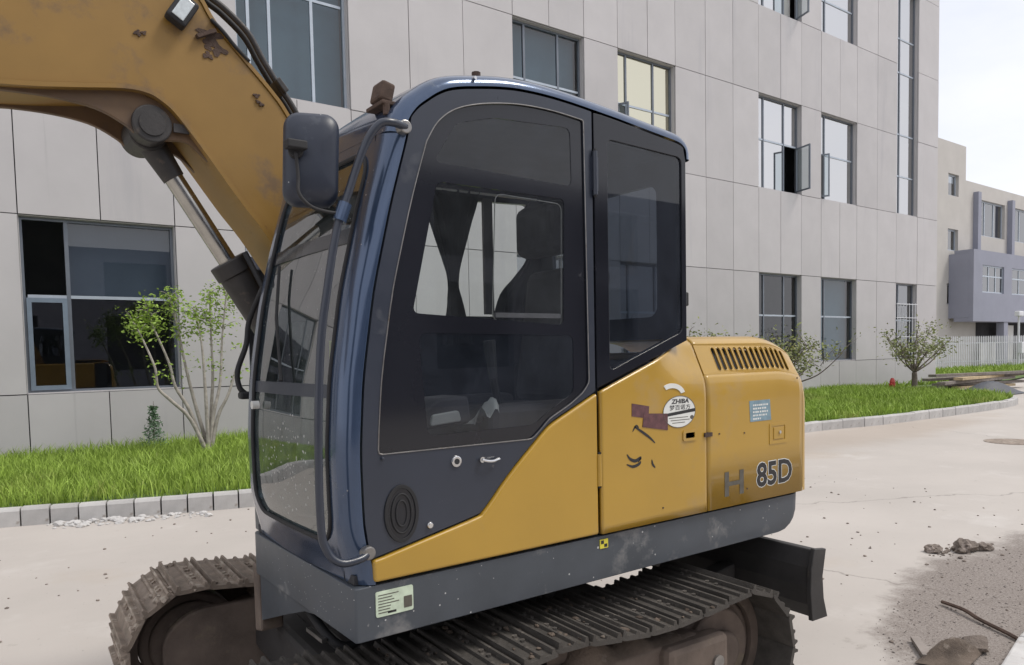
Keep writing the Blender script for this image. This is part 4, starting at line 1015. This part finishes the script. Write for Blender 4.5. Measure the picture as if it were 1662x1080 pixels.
# hood lid behind / body core so nothing is hollow
MB().box((2.53, 2.30, .93), (3.20, 3.95, 1.60)).build('engine_bay', 'interior_dark', ex)
MB().prism([[(2.9, 2.4), (3.22, 2.4), (3.24, 2.6), (3.24, 3.2), (3.15, 3.9), (2.9, 3.95)]], XY(0), 1.60, 1.64).build('counterweight_top', 'yellow_paint', ex, bevel=.01)
MB().box((1.35, 3.66, .93), (2.9, 4.02, 1.62)).build('tank_cover', 'yellow_paint', ex, bevel=.04)
# seams
MB().box((2.6135, YS+.004, .934), (2.6205, YS+.02, 1.50)).build('panel_gap', 'rubber', ex)
# latch, slot handle, bolts
lt = MB().prism([rrect(3.072, 1.190, 3.216, 1.290, .006), rrect(3.088, 1.207, 3.196, 1.277, .004)], XZ(YS-.018), -.003, .006).build('cover_latch', 'yellow_paint', ex, bevel=.003)
MB().prism([rrect(3.088, 1.207, 3.196, 1.277, .004)], XZ(YS-.018), .001, .0025).build('latch_plate', 'rust', lt); MB().prism([rrect(3.105, 1.212, 3.188, 1.270, .004)], XZ(YS-.018), -.0035, .0005).build('latch_paddle', 'yellow_paint', lt, bevel=.002)
MB().cyl((3.15, YS-.021, 1.245), (3.15, YS-.027, 1.245), .008, n=12).build('lock_cylinder', 'chrome', lt)
sl_ = MB().prism([rrect(2.456, 1.258, 2.545, 1.306, .012), rrect(2.472, 1.270, 2.531, 1.294, .006)], XZ(YS-.018), -.005, .004).build('pull_slot', 'yellow_paint', ex, bevel=.003)
MB().prism([rrect(2.472, 1.270, 2.531, 1.294, .006)], XZ(YS-.018), 0, .002).build('slot_recess', 'rubber', sl_)
mb = MB().cyl((2.617, YS-.0, 1.275), (2.617, YS-.024, 1.275), .011, n=12); mb.box((2.595, YS-.026, 1.266), (2.645, YS-.018, 1.284)); mb.build('cover_catch', 'rust', ex)
for (x, z) in ((2.70, 1.272), (2.88, 1.262), (3.3, 1.50), (2.33, .99), (2.9, 1.0)):
    MB().cyl((x, YS-.017, z), (x, YS-.021, z), .004, n=8).build('rivet', 'rust', ex)

# ---- stickers and lettering on the covers (YD = face of the covers)
YD = YS-.0185
def disc(cx_, cz_, rx, rz, n=40): return [(cx_+rx*math.cos(2*math.pi*i/n), cz_+rz*math.sin(2*math.pi*i/n)) for i in range(n)]
rs = MB().prism([disc(2.436, 1.388, .100, .066)], XZ(YD), -.0012, .0005).build('round_sticker', 'sticker_white', ex)
def txt(body, size, x, z, material, parent, sx=1.0, align='CENTER', shear=0, rot=0, y=None, bold=0):
    o = text_mesh('lettering', body, size, (0, 0, 0), (1, 0, 0), (0, 0, 1), material, None, depth=.0003, align=align, shear=shear, bold=bold)
    M = Matrix.Translation((x, (YD-.0016) if y is None else y, z)) @ Matrix.Rotation(R(rot), 4, 'Y') @ Matrix.Diagonal((sx, 1, 1, 1))
    o.data.transform(M); adopt(o, parent); return o
txt('ZHIBA', .026, 2.44, 1.424, 'ink', rs, 1.45, shear=.15, bold=.0008)
txt('梦百诺方', .024, 2.44, 1.398, 'ink', rs, 1.4)
MB().prism([[(2.337, 1.383), (2.337, 1.370), (2.535, 1.384), (2.535, 1.398)]], XZ(YD), -.0016, -.0011).build('black_band', 'ink', rs)
for i, (a, b) in enumerate(((2.37, 2.49), (2.38, 2.50), (2.39, 2.47))): MB().box((a, YD-.0016, 1.362-i*.011), (b, YD-.0012, 1.365-i*.011)).build('print_line', 'ink_grey', rs)
MB().prism([disc(2.515, 1.36, .012, .009, 14)], XZ(YD), -.0016, -.0012).build('print_dot', 'ink_grey', rs)
rg = [p for p in disc(2.436, 1.388, .101, .067)]; MB().tube([(x, YD-.001, z) for x, z in rg]+[(rg[0][0], YD-.001, rg[0][1])], .0016, 5, cap=False).build('sticker_rim', 'ink_grey', rs)
for nm, P in (('maroon_sticker', [(2.152,1.439),(2.252,1.422),(2.246,1.372),(2.151,1.387)]), ('maroon_sticker', [(2.219,1.394),(2.362,1.385),(2.362,1.315),(2.211,1.339)])):
    MB().prism([P], XZ(YD-(.0008 if P[0][0] > 2.2 else 0)), -.0010, .0004).build(nm, 'sticker_maroon', ex)
# worn remains of an arched decal above the round sticker
arc = [(2.39+.085*math.cos(a)-.0, 1.455+.055*math.sin(a)) for a in [R(125-i*9) for i in range(13)]]; arc2 = [(2.39+.060*math.cos(a), 1.455+.035*math.sin(a)) for a in [R(125-i*9) for i in range(13)]]
MB().prism([arc+arc2[::-1]], XZ(YD), -.0012, .004).build('worn_decal', 'sticker_white', ex)
# brush-stroke decal
for P, r_ in (([(2.165,1.345),(2.20,1.325),(2.25,1.295),(2.285,1.268)], .004), ([(2.155,1.325),(2.175,1.347),(2.19,1.338)], .003), ([(2.122,1.235),(2.14,1.215),(2.17,1.205),(2.20,1.215),(2.185,1.198)], .005), ([(2.12,1.195),(2.155,1.183),(2.19,1.19),(2.20,1.20)], .0045), ([(2.265,1.20),(2.27,1.18),(2.285,1.165)], .0035)):
    C_ = catmull([(a, YD, b) for a, b in P], 6); n_ = len(C_)
    lf = []; rg_ = []
    for i, p in enumerate(C_):
        t = (C_[min(i+1, n_-1)]-C_[max(i-1, 0)]).normalized(); q = Vector((-t.z, 0, t.x)); w_ = r_*(.35+math.sin(math.pi*(i+.5)/n_))
        lf.append((p.x+q.x*w_, p.z+q.z*w_)); rg_.append((p.x-q.x*w_, p.z-q.z*w_))
    mb = MB(); 
    for i in range(n_-1): mb.prism([[lf[i], lf[i+1], rg_[i+1], rg_[i]]], XZ(YD), -.001, -.0002)
    mb.build('brush_stroke', 'ink', ex)
bs = MB().prism([[(2.925,1.309),(2.918,1.407),(3.076,1.407),(3.086,1.309)]], XZ(YD), -.001, .0005).build('blue_sticker', 'sticker_blue', ex)
for i in range(5):
    x = 2.945; z = 1.385-i*.016
    while x < 3.05-.01*(i == 4)*4:
        w_ = random.uniform(.006, .014); MB().box((x, YD-.0015, z-.004), (x+w_, YD-.001, z+.004)).build('print_mark', 'sticker_white', bs); x += w_+random.uniform(.003, .008)
lt_ = txt('85D', .155, 3.115, 1.000, 'sticker_white', ex, 1.06, bold=.0075, y=YD-.0004); lt_.name = 'model_number_outline'
l2 = txt('85D', .155, 3.115, 1.000, 'ink', ex, 1.06, bold=.004, y=YD-.0012); l2.name = 'model_number'
l3 = txt('H', .155, 2.805, .985, 'ink_grey', ex, 1.45, bold=.003, y=YD-.0008); l3.name = 'model_letter'

# ---- handrail by the windscreen, mirror, roof fittings
RP = [(1.163,YS-.012,2.374),(1.108,YS-.03,2.375),(1.062,YS-.025,2.362),(1.018,YS-.01,2.291),(.968,YS,2.154),(.926,YS,2.04),(.888,YS,1.854),(.862,YS,1.687),(.845,YS,1.429),(.842,YS,1.149),(.858,YS-.005,1.061),(.896,YS-.02,1.021),(.960,YS-.02,1.022),(.993,YS-.006,1.034)]
rail = MB().tube(catmull(RP, 6), .0125, 12).build('handrail', 'navy_satin', ex, smooth=True)
for (x, z) in ((1.160, 2.374), (.99, 1.034)): MB().cyl((x, YS+.012, z), (x, YS-.022, z), .022, n=16).build('rail_mount', 'steel_worn', rail, bevel=.004)
MB().tube([(.955, YS, 2.115), (.934, YS, 2.06)], .021, 14).build('mirror_clamp', 'navy_gloss', rail)
mir = MB(); 
def mfn(u, v, t): 
    return Vector((.872, 2.19, 2.247)) + Vector((.94, -.34, 0))*u + Vector((.05, 0, 1)).normalized()*v + Vector((.34, .94, 0))*t
sh_ = rrect(-.082, -.140, .082, .140, .045, 6)
V = []; K = len(sh_)
for tt, sc in ((.028, 1.0), (.012, 1.0), (-.008, .97), (-.022, .88), (-.032, .68), (-.036, .35)):
    for (u, v) in sh_: V.append(mfn(u*sc, v*sc, tt))
F_ = [(j*K+i, j*K+(i+1) % K, (j+1)*K+(i+1) % K, (j+1)*K+i) for j in range(5) for i in range(K)]+[tuple(range(K)), tuple(range(5*K, 6*K))]
mm = mesh('mirror', V, F_, 'plastic_navy', ex, auto=50)
mb = MB(); mb.cyl(mfn(-.045, .012, -.03), mfn(-.045, .012, -.055), .022, n=16); mb.box((-.03, -.02, 0), (.03, .02, .025), Matrix.Translation(mfn(-.045, .012, -.06))); mb.build('mirror_knuckle', 'rubber', mm, bevel=.004)
MB().tube(catmull([mfn(-.045, .005, -.06), (.815, 2.15, 2.18), (.812, 2.14, 2.13), (.845, 2.135, 2.095), (.90, 2.14, 2.085), (.945, 2.14, 2.085)], 6), .0055, 8).build('mirror_arm', 'rubber', mm, smooth=True)
br = MB().box((1.12, 2.20, 2.462), (1.20, 2.32, 2.475)).build('lamp_bracket', 'rust', ex, bevel=.003)
MB().box((1.125, 2.22, 2.478), (1.175, 2.30, 2.545), Matrix.Translation((1.15, 2.26, 2.5)) @ Matrix.Rotation(R(14), 4, 'Y') @ Matrix.Translation((-1.15, -2.26, -2.5))).build('bracket_stub', 'rust', br, bevel=.01)
MB().cyl((1.14, 2.21, 2.43), (1.14, 2.21, 2.465), .012, n=8).build('bracket_bolt', 'rust', br)
MB().cyl((1.50, 2.22, 2.612), (1.50, 2.22, 2.640), .016, n=8).build('roof_bolt', 'rust', ex)
MB().box((2.515, 2.16, 1.84), (2.55, 2.19, 1.90)).build('rear_marker', 'rubber', ex, bevel=.006)
# roof-side screws
for x, z in ((1.44, 2.585),): MB().cyl((x, YS+.008, z+.0), (x, YS-.006, z+.0), .006, n=10).build('roof_screw', 'chrome', ex)
# dangling cable at the far side of the windscreen
cb = MB().tube(catmull([(1.03, 3.17, 1.95), (.99, 3.24, 1.816), (.975, 3.25, 1.71), (.935, 3.25, 1.60), (.94, 3.25, 1.53), (.965, 3.25, 1.50)], 6), .012, 8).build('far_grab_cable', 'rubber', ex, smooth=True)
MB().box((.935, 3.22, 1.478), (.985, 3.27, 1.51)).build('cable_plug', 'rubber', cb, bevel=.01)

# ---- boom
BY0, BY1 = 3.33, 3.62
lo_ = c2([(-3.2,2.30),(-1.6,2.52),(-.5,2.625),(.15,2.685),(.37,2.715),(.55,2.745),(.64,2.745),(.70,2.722),(.765,2.668),(.872,2.530),(1.0,2.352),(1.125,2.188),(1.35,1.83),(1.56,1.42)], 6)
up_ = c2([(-3.2,2.62),(-1.6,2.98),(-.5,3.22),(.2,3.36),(.62,3.36),(.80,3.24),(.865,3.150),(.915,3.068),(1.03,2.945),(1.15,2.822),(1.225,2.722),(1.42,2.40),(1.62,1.95),(1.78,1.48)], 6)
boom = MB().prism([lo_+[(1.60, 1.30), (1.70, 1.28), (1.78, 1.36)]+up_[::-1]], XZ(0), BY0, BY1).build('boom', 'boom_paint_shaded', ex, bevel=.006)
def strip(P, y0, y1, th, up_side=False):
    V = []; n_ = len(P)
    for i, (x, z) in enumerate(P):
        a, b = Vector(P[max(i-1, 0)]), Vector(P[min(i+1, n_-1)]); t = (b-a).normalized(); nr = Vector((-t.y, t.x))
        q = Vector((x, z))+nr*th
        V += [(x, y0, z), (x, y1, z), (q.x, y1, q.y), (q.x, y0, q.y)]
    return V, [(i*4+k, i*4+(k+1) % 4, (i+1)*4+(k+1) % 4, (i+1)*4+k) for i in range(n_-1) for k in range(4)]+[(0, 1, 2, 3), tuple((n_-1)*4+k for k in (3, 2, 1, 0))]
mesh('boom_bottom_plate', *strip(lo_, BY0-.018, BY1+.018, -.018), 'boom_paint_shaded', ex)
mesh('boom_top_plate', *strip(up_, BY0-.006, BY1+.006, .016), 'boom_paint_shaded', ex)
# ears carrying the cylinder pin
ear = c2([(.10,2.655),(.30,2.662),(.46,2.645),(.56,2.60),(.61,2.562),(.67,2.550),(.73,2.558),(.80,2.558),(.88,2.49)], 5)
for y in (BY0+.02, BY1-.045):
    pe = ear+[(.88, 2.515), (.80, 2.62), (.72, 2.70), (.6, 2.74), (.37, 2.705), (.10, 2.675)]
    MB().prism([pe], XZ(y), 0, .025).build('pin_bracket', 'boom_under_shade', ex, bevel=.003)
pb = MB().cyl((.66, BY0-.002, 2.612), (.66, BY1+.002, 2.612), .076, n=32).build('pin_boss', 'cylinder_dark', ex, bevel=.006)
MB().cyl((.66, BY0-.008, 2.612), (.66, BY0-.002, 2.612), .050, n=20).build('pin_head', 'cylinder_dark', pb)
pk_ = MB().box((.74, BY0-.004, 2.59), (.80, BY0+.006, 2.625)); pk_.build('pin_keeper', 'cylinder_dark', pb)
# boom cylinder
YCY = 3.475
MB().cyl((.66, YCY-.06, 2.60), (.66, YCY+.06, 2.60), .075, n=24).build('rod_eye', 'cylinder_dark', ex, bevel=.008)
p0, p1, p2 = Vector((.67, YCY, 2.585)), Vector((.985, YCY, 2.075)), Vector((1.42, YCY, 1.372))
cyl = MB().cyl(p1, p2, .078, n=32).build('boom_cylinder', 'cylinder_dark', ex, bevel=.008, auto=40)
MB().cyl(p0, p1+(p2-p1)*.05, .040, n=24).build('rod', 'rod_steel', cyl, auto=40); MB().cyl(p0, p0+(p1-p0)*.30, .058, .046, n=24).build('rod_neck', 'cylinder_dark', cyl, auto=40)
MB().cyl(p1-(p2-p1).normalized()*.02, p1+(p2-p1).normalized()*.05, .086, n=32).build('gland', 'cylinder_dark', cyl, auto=40, bevel=.006)
tpt = [p1+Vector((.04, -.09, .05)), p1+(p2-p1)*.3+Vector((.02, -.095, .03)), p1+(p2-p1)*.9+Vector((.02, -.095, .03))]
MB().tube(tpt, .013, 8).build('cylinder_pipe', 'rubber', cyl, smooth=True)
# hydraulic pipes along the upper edge
for k, dy in enumerate((.03, .085)):
    P = [(.80, BY0+dy, 3.30), (.90, BY0+dy, 3.20), (.975, BY0+dy, 3.155), (1.07, BY0+dy, 3.075), (1.13, BY0+dy, 2.975), (1.20, BY0+dy, 2.87), (1.275, BY0+dy, 2.765), (1.45, BY0+dy, 2.44)]
    MB().tube(catmull(P, 6), .014, 8).build('hydraulic_pipe', 'rubber' if k else 'cylinder_dark', ex, smooth=True)
MB().tube(catmull([(.905, BY0-.01, 3.08), (.95, BY0-.015, 3.04), (1.0, BY0-.01, 2.99), (1.06, BY0-.005, 2.94)], 5), .008, 6).build('lamp_wire', 'rubber', ex, smooth=True)
MB().box((1.17, BY0-.005, 2.86), (1.235, BY0+.12, 2.885), Matrix.Translation((1.2, 0, 2.87)) @ Matrix.Rotation(R(50), 4, 'Y') @ Matrix.Translation((-1.2, 0, -2.87))).build('pipe_clamp', 'cylinder_dark', ex, bevel=.004)
# work lamp on the boom side
LM = Matrix.Translation((.785, BY0-.03, 3.075)) @ Matrix.Rotation(R(32), 4, 'Y')
lp = MB().box((-.042, -.03, -.062), (.042, .03, .062)).build('work_lamp', 'rubber', ex, world=LM, bevel=.012)
MB().box((-.026, -.034, -.046), (.024, -.029, .046)).build('lamp_lens', 'lens', lp, world=LM, bevel=.004)
# worn lamp bracket scar on the boom
for k, (cx_, cz_, r_) in enumerate(((.905, 3.012, .036), (.895, 2.975, .022), (.935, 2.962, .026), (.888, 2.93, .016), (.62, 2.96, .012), (.642, 2.965, .008), (1.085, 2.80, .010), (1.09, 2.775, .007), (1.105, 2.765, .009))):
    rs_ = random.Random(k); N_ = 22; P = []
    for i in range(N_):
        a = 2*math.pi*i/N_; q = r_*(1+.35*math.sin(3*a+k)+.22*math.sin(5*a+2*k)+rs_.uniform(-.18, .18)); P.append((cx_+q*math.cos(a)*1.15, cz_+q*math.sin(a)*.85))
    MB().prism([P], XZ(BY0), -.0018-.0009*k, .001).build('rust_patch', 'rust', ex)
MB().box((.84, BY0-.028, 3.005), (.925, BY0-.002, 3.02), Matrix.Translation((.88, 0, 3.01)) @ Matrix.Rotation(R(-28), 4, 'Y') @ Matrix.Translation((-.88, 0, -3.01))).build('bracket_tab', 'rust', ex)
# boom foot bracket on the deck
MB().prism([[(1.25, .92), (1.95, .92), (1.80, 1.45), (1.62, 1.5), (1.42, 1.38)]], XZ(0), 3.25, 3.29).build('boom_bracket', 'boom_paint_shaded', ex); MB().prism([[(1.25, .92), (1.95, .92), (1.80, 1.45), (1.62, 1.5), (1.42, 1.38)]], XZ(0), 3.64, 3.655).build('boom_bracket', 'boom_paint_shaded', ex)
MB().prism([[(1.2, 1.0), (1.2, 2.0), (1.32, 2.1), (1.5, 1.9), (1.5, 1.0)]], XZ(0), 3.15, 3.2).build('hose_guard', 'rust', ex)

#=====================================================================  PLANTS
def branch_tube(mb, P, r0, r1, n=7):
    C_ = catmull(P, 5); k = len(C_); mb.tube(C_, [r0+(r1-r0)*i/(k-1) for i in range(k)], n)
def leaves(name, centres, material, parent, size, per, spread):
    n = len(centres)*per
    Cn = np.repeat(np.array([tuple(c) for c in centres]), per, 0)+RNG.normal(0, spread, (n, 3))
    d = RNG.normal(0, 1, (n, 3)); d[:, 2] *= .6; d /= np.linalg.norm(d, axis=1)[:, None]
    e = np.cross(d, RNG.normal(0, 1, (n, 3))); e /= np.linalg.norm(e, axis=1)[:, None]
    s = size*RNG.uniform(.6, 1.3, n)[:, None]; f = np.cross(d, e)
    V = np.stack([Cn, Cn+d*s*.5+e*s*.24+f*s*.06, Cn+d*s, Cn+d*s*.5-e*s*.24+f*s*.06], 1).reshape(-1, 3)
    k = np.arange(n)*4
    return mesh(name, V.tolist(), np.stack([k, k+1, k+2, k+3], 1).tolist(), material, parent)
# multi-stem sapling by the left window
tr1 = empty('young_tree', (2.98, 12.05, .18), 'slim multi-stemmed sapling with yellow green leaf tufts at the left window', 'tree')
mb = MB(); b = Vector((2.98, 12.05, .12)); tips = []
stems = [[(2.72,12.0,.75),(2.45,11.95,1.05),(2.28,11.95,1.25),(2.24,11.9,1.55),(2.08,11.9,2.0),(1.98,11.9,2.22)],
         [(2.75,12.1,.85),(2.55,12.1,1.25),(2.48,12.1,1.6),(2.30,12.1,2.1),(2.18,12.1,2.42)],
         [(2.86,12.2,.9),(2.74,12.2,1.5),(2.66,12.25,2.1),(2.56,12.25,2.62)],
         [(2.96,12.0,.9),(2.95,12.0,1.4),(2.93,12.0,1.9),(2.86,12.0,2.45)],
         [(3.06,12.1,.9),(3.10,12.1,1.4),(3.10,12.1,2.0),(3.10,12.1,2.65)],
         [(3.06,12.0,.8),(3.18,12.0,1.3),(3.24,12.0,2.0),(3.34,12.0,2.75)],
         [(3.12,12.0,.75),(3.28,11.95,1.1),(3.40,11.95,1.45),(3.50,11.95,1.75)]]
for s_ in stems:
    off = Vector((random.uniform(-.04, .04), random.uniform(-.04, .04), 0))
    branch_tube(mb, [b+off]+[Vector(p) for p in s_], .034, .009)
    C_ = catmull(s_, 6)
    for i, p in enumerate(C_):
        if p.z > 1.9 or (p.z > 1.35 and random.random() < .30): tips.append(p)
        if p.z > 2.0 and random.random() < .8:
            for _ in range(2):
                q = p+Vector((random.uniform(-.17, .17), random.uniform(-.15, .15), random.uniform(-.02, .16))); branch_tube(mb, [p, (p+q)/2+Vector((0, 0, .02)), q], .007, .003, 5); tips += [q, (p+q)/2]
for (x, z) in ((3.45, 1.85), (3.5, 1.5), (2.72, 1.72), (3.2, 1.55), (3.02, 1.65)):
    tips.append(Vector((x, 12.0, z)))
mb.build('trunk', 'bark', tr1, smooth=True)
leaves('crown', tips, 'leaf_yellow_green', tr1, .062, 11, .062)
# little conifer seedling against the wall
cf = empty('conifer_seedling', (2.40, 13.1, .2), 'small dark green conifer seedling against the wall', 'plant')
MB().tube([(2.40, 13.1, .15), (2.42, 13.1, 1.0)], [.012, .003], 6).build('stem', 'bark_grey', cf)
cen = []
for i in range(9):
    z = .26+i*.080; rr = .24*(1-i/9.2)**1.2
    for k in range(9):
        a = k*2*math.pi/9+i; 
        for t in (.35, .7, 1.0): cen.append((2.41+rr*t*math.cos(a), 13.1+rr*t*math.sin(a), z-.03*t))
leaves('foliage', cen, 'needle', cf, .055, 3, .018)
def bush_tree(base, H, W, label, group, material, nmain, seed, lean=0):
    random.seed(seed)
    t = empty('small_tree', base, label, 'tree', group); mb = MB(); b = Vector(base); cen = []
    trunk_h = H*.24
    p1 = b+Vector((lean*.3, 0, trunk_h)); branch_tube(mb, [b-Vector((0, 0, .08)), (b+p1)/2+Vector((.02, 0, 0)), p1], .10*H/2.5, .075*H/2.5, 9)
    for i in range(nmain):
        a = 2*math.pi*i/nmain+random.uniform(-.3, .3); rr = W*random.uniform(.35, 1.0); hh = H*random.uniform(.55, 1.0)*(1-.25*(rr/W)**2)
        q = b+Vector((lean+rr*math.cos(a), rr*.8*math.sin(a), hh)); mid = p1.lerp(q, .5)+Vector((random.uniform(-.1, .1), random.uniform(-.1, .1), random.uniform(-.15, .1)))
        branch_tube(mb, [p1, mid, q], .030*H/2.5, .007, 6)
        for k in range(7):
            s0 = p1.lerp(q, random.uniform(.4, 1)); s1 = s0+Vector((random.uniform(-.4, .4), random.uniform(-.4, .4), random.uniform(-.05, .45)))*(W/1.5)
            branch_tube(mb, [s0, (s0+s1)/2+Vector((0, 0, .03)), s1], .010, .004, 5); cen += [s1, s0.lerp(s1, .6)]
            if random.random() < .6: cen.append(s0.lerp(s1, 1.15)+Vector((random.uniform(-.15, .15), random.uniform(-.15, .15), random.uniform(-.1, .1))))
    mb.build('trunk', 'bark_grey', t, smooth=True)
    leaves('crown', cen, material, t, .095, 6, .13); return t
bush_tree((24.45, 11.55, .18), 2.5, 1.3, 'low spreading tree at the far corner of the factory building', 'small trees on the lawn', 'leaf_dark', 13, 5)
bush_tree((17.2, 11.4, .18), 2.0, 1.75, 'low spreading tree rising behind the engine hood louvres', 'small trees on the lawn', 'leaf_dark', 12, 9)
bush_tree((13.9, 11.6, .18), 2.15, 1.2, 'low spreading tree half hidden behind the rear of the cab', 'small trees on the lawn', 'leaf_dark', 9, 12)
random.seed(3)
hy = empty('fire_hydrant', (23.75, 11.9, .16), 'red fire hydrant beside the corner tree', 'hydrant')
mb = MB().cyl((23.75, 11.9, .1), (23.75, 11.9, .50), .08, n=18); mb.cyl((23.75, 11.9, .50), (23.75, 11.9, .62), .09, .04, n=18); mb.build('body', 'hydrant_red', hy, auto=40)
for sx in (-1, 1): MB().cyl((23.75+sx*.06, 11.9, .42), (23.75+sx*.14, 11.9, .42), .04, n=14).build('outlet', 'hydrant_red', hy)

#=====================================================================  LITTER ON THE GROUND
# timber stack by the far corner of the lawn
for i in range(9):
    L_ = random.uniform(3.2, 5.2); z = .10+.11*(i//2); M = Matrix.Translation((29.2+random.uniform(-.4, .4), 11.4+(i % 2)*.35+random.uniform(-.1, .1), z)) @ Matrix.Rotation(R(random.uniform(-12, 12)-8), 4, 'Z') @ Matrix.Rotation(R(random.uniform(-2, 2)), 4, 'Y')
    o = MB().box((-L_/2, -.15, 0), (L_/2, .15, .09)).build('timber_board', ('timber', 'timber_grey')[i % 3 != 0], None, world=M)
    tag(o, ('pale' if i % 3 == 0 else 'grey')+' weathered board, number '+('one','two','three','four','five','six','seven','eight','nine')[i]+' counted up from the ground in the timber pile', 'board', 'boards in the timber pile')
V, F_ = grid(20, 14, lambda u, v: Vector((25.6+2.6*u, 9.6+1.4*v, .02+.42*math.sin(math.pi*u)*math.sin(math.pi*v)*(.7+.3*math.sin(9*u+7*v)))))
tag(mesh('dark_tarp', V, F_, 'tarp_dark', smooth=True), 'crumpled dark tarp before the timber pile', 'tarp')
# manhole cover
mh = MB().cyl((14.05, 5.02, .0), (14.05, 5.02, .008), .42, n=40).build('manhole_cover', 'track_steel'); tag(mh, 'round dark manhole cover in the yard', 'manhole')
def rock(c, r, seed, flat=.6):
    rs_ = random.Random(seed); bm = bmesh.new(); bmesh.ops.create_icosphere(bm, subdivisions=2, radius=1)
    ax_ = [Vector((rs_.gauss(0, 1), rs_.gauss(0, 1), rs_.gauss(0, 1))).normalized() for _ in range(7)]; of = [rs_.uniform(.55, .95) for _ in ax_]
    V = []
    for v in bm.verts:
        p = v.co.copy()
        for a, o_ in zip(ax_, of):
            d = p.dot(a)
            if d > o_: p -= a*(d-o_)
        p *= 1+rs_.uniform(-.08, .08); V.append(Vector(c)+Vector((p.x*r, p.y*r, p.z*r*flat)))
    F_ = [tuple(v.index for v in f.verts) for f in bm.faces]; bm.free(); return V, F_
def rubble(name, spots, material, label, cat):
    mb = MB()
    for i, (x, y, r_) in enumerate(spots): mb.add(*rock((x, y, r_*.25), r_, i*7+len(name)))
    return tag(mb.build(name, material), label, cat, kind='stuff')
# heap of soil lumps
def clod(c, r, seed):
    rs_ = random.Random(seed); bm = bmesh.new(); bmesh.ops.create_icosphere(bm, subdivisions=3, radius=1); V = []
    ph = [rs_.uniform(0, 6.28) for _ in range(6)]
    for v in bm.verts:
        p = v.co; q = 1+.20*math.sin(3.1*p.x+ph[0])*math.sin(2.7*p.y+ph[1])+.16*math.sin(6*p.y+ph[2])*math.sin(5*p.z+ph[3])+.14*math.sin(11*p.x+ph[4])*math.sin(10*p.z+ph[5]+8*p.y)+rs_.uniform(-.10, .10)
        V.append(Vector(c)+Vector((p.x*r*q*1.15, p.y*r*q, max(-.3, p.z*q)*r*.75)))
    F_ = [tuple(v.index for v in f.verts) for f in bm.faces]; bm.free(); return V, F_
CL = [(6.14,2.74,.055,'lone dark soil clod at the left of the little heap'),(6.36,2.60,.085,'largest dark soil clod in the middle of the heap'),(6.45,2.62,.06,'soil clod at the far side of the heap'),(6.50,2.52,.055,'soil clod at the right end of the heap'),(6.28,2.60,.04,'small soil clod at the foot of the heap')]
for k, (x, y, r_, lb) in enumerate(CL):
    V, F_ = clod((x, y, r_*.35), r_, k+40); tag(mesh('soil_clod', V, F_, 'soil'), lb, 'clod', 'soil clods in the heap')
rubble('clod_crumbs', [(6.32+random.gauss(0, .16), 2.62+random.gauss(0, .09), random.choice((.006, .01, .015, .02))) for _ in range(70)], 'soil', 'crumbs of soil round the little heap', 'soil')
cx_, cy_ = 5.45, 1.75
sp = []
for i in range(1900):
    a = random.uniform(0, 2*math.pi); rr = random.random()**.5*1.12; u = 1.75*rr*math.cos(a); v = .62*rr*math.sin(a); sp.append((cx_+u*.92-v*.25, cy_+v+.08*u, random.choice((.002, .0025, .003, .003, .004, .005, .007))))
rubble('loose_grit', sp, 'dirt_patch', 'small stones strewn over the grit patch', 'grit')
sp = [(random.uniform(3.5, 9), random.uniform(.8, 5.5), random.choice((.006, .008, .01, .014))) for _ in range(160)]+[(random.uniform(-1, 4), random.uniform(4.5, 8.4), random.choice((.008, .01, .014))) for _ in range(80)]
rubble('yard_grit', sp, 'soil', 'single pebbles scattered over the concrete yard', 'pebbles')
sp = []
for i in range(150):
    t = random.betavariate(1.3, 1.6); x = .55+1.55*t; sp.append((x, kerb_y(x)-.04-random.random()**2*.28, random.choice((.012, .016, .02, .03, .045))))
rubble('kerb_rubble', sp, 'kerb_concrete', 'broken mortar rubble lying along the left kerb', 'rubble')
# rusty steel strip
st_ = MB().tube(catmull([(4.92, 2.14, .02), (4.84, 1.98, .03), (4.76, 1.86, .022), (4.66, 1.68, .018), (4.60, 1.585, .014)], 5), .012, 6).build('steel_strip', 'rust'); tag(st_, 'thin dark rusty bar lying on the grit', 'bar')
pt = MB().box((-.13, -.022, 0), (.13, .022, .02), Matrix.Translation((4.08, 1.88, .012)) @ Matrix.Rotation(R(38), 4, 'Z')).build('wood_offcut', 'timber_grey'); tag(pt, 'weathered wood offcut at the bottom right', 'wood')
V, F_ = grid(18, 14, lambda u, v: Vector((3.98+.42*u-.1*v, 1.62+.20*v+.05*u, .01+.10*math.sin(math.pi*u)*math.sin(math.pi*v)*(.6+.4*math.sin(11*u+6*v)))))
tag(mesh('torn_sack', V, F_, 'mud_brown', smooth=True), 'crumpled grey brown sack among the debris at the bottom edge', 'sack')
V, F_ = rock((4.32, 1.70, .04), .08, 77); tag(mesh('debris_lump', V, F_, 'soil'), 'dark lump beside the crumpled sack', 'debris')
# near kerb in the lower right corner
nk = [Vector((4.0, 1.48, 0)), Vector((4.55, 1.585, 0)), Vector((5.3, 1.66, 0))]
nkb = mesh('near_kerb', [(4.0,1.30,.02),(5.3,1.45,.02),(5.3,1.55,.02),(4.0,1.40,.02)], [(0,1,2,3)], 'kerb_concrete'); tag(nkb, 'short kerb in the lower right corner', None, kind='structure')
for a, b_ in ((nk[0], nk[1]), (nk[1], nk[2])):
    t = (b_-a).normalized(); M = Matrix((t, Vector((-t.y, t.x, 0)), Vector((0, 0, 1)))).transposed().to_4x4(); M.translation = a
    MB().box((.004, -.14, 0), ((b_-a).length-.004, 0, .06)).build('kerb_stone', 'kerb_concrete', nkb, world=M, bevel=.012)

bpy.context.view_layer.update()
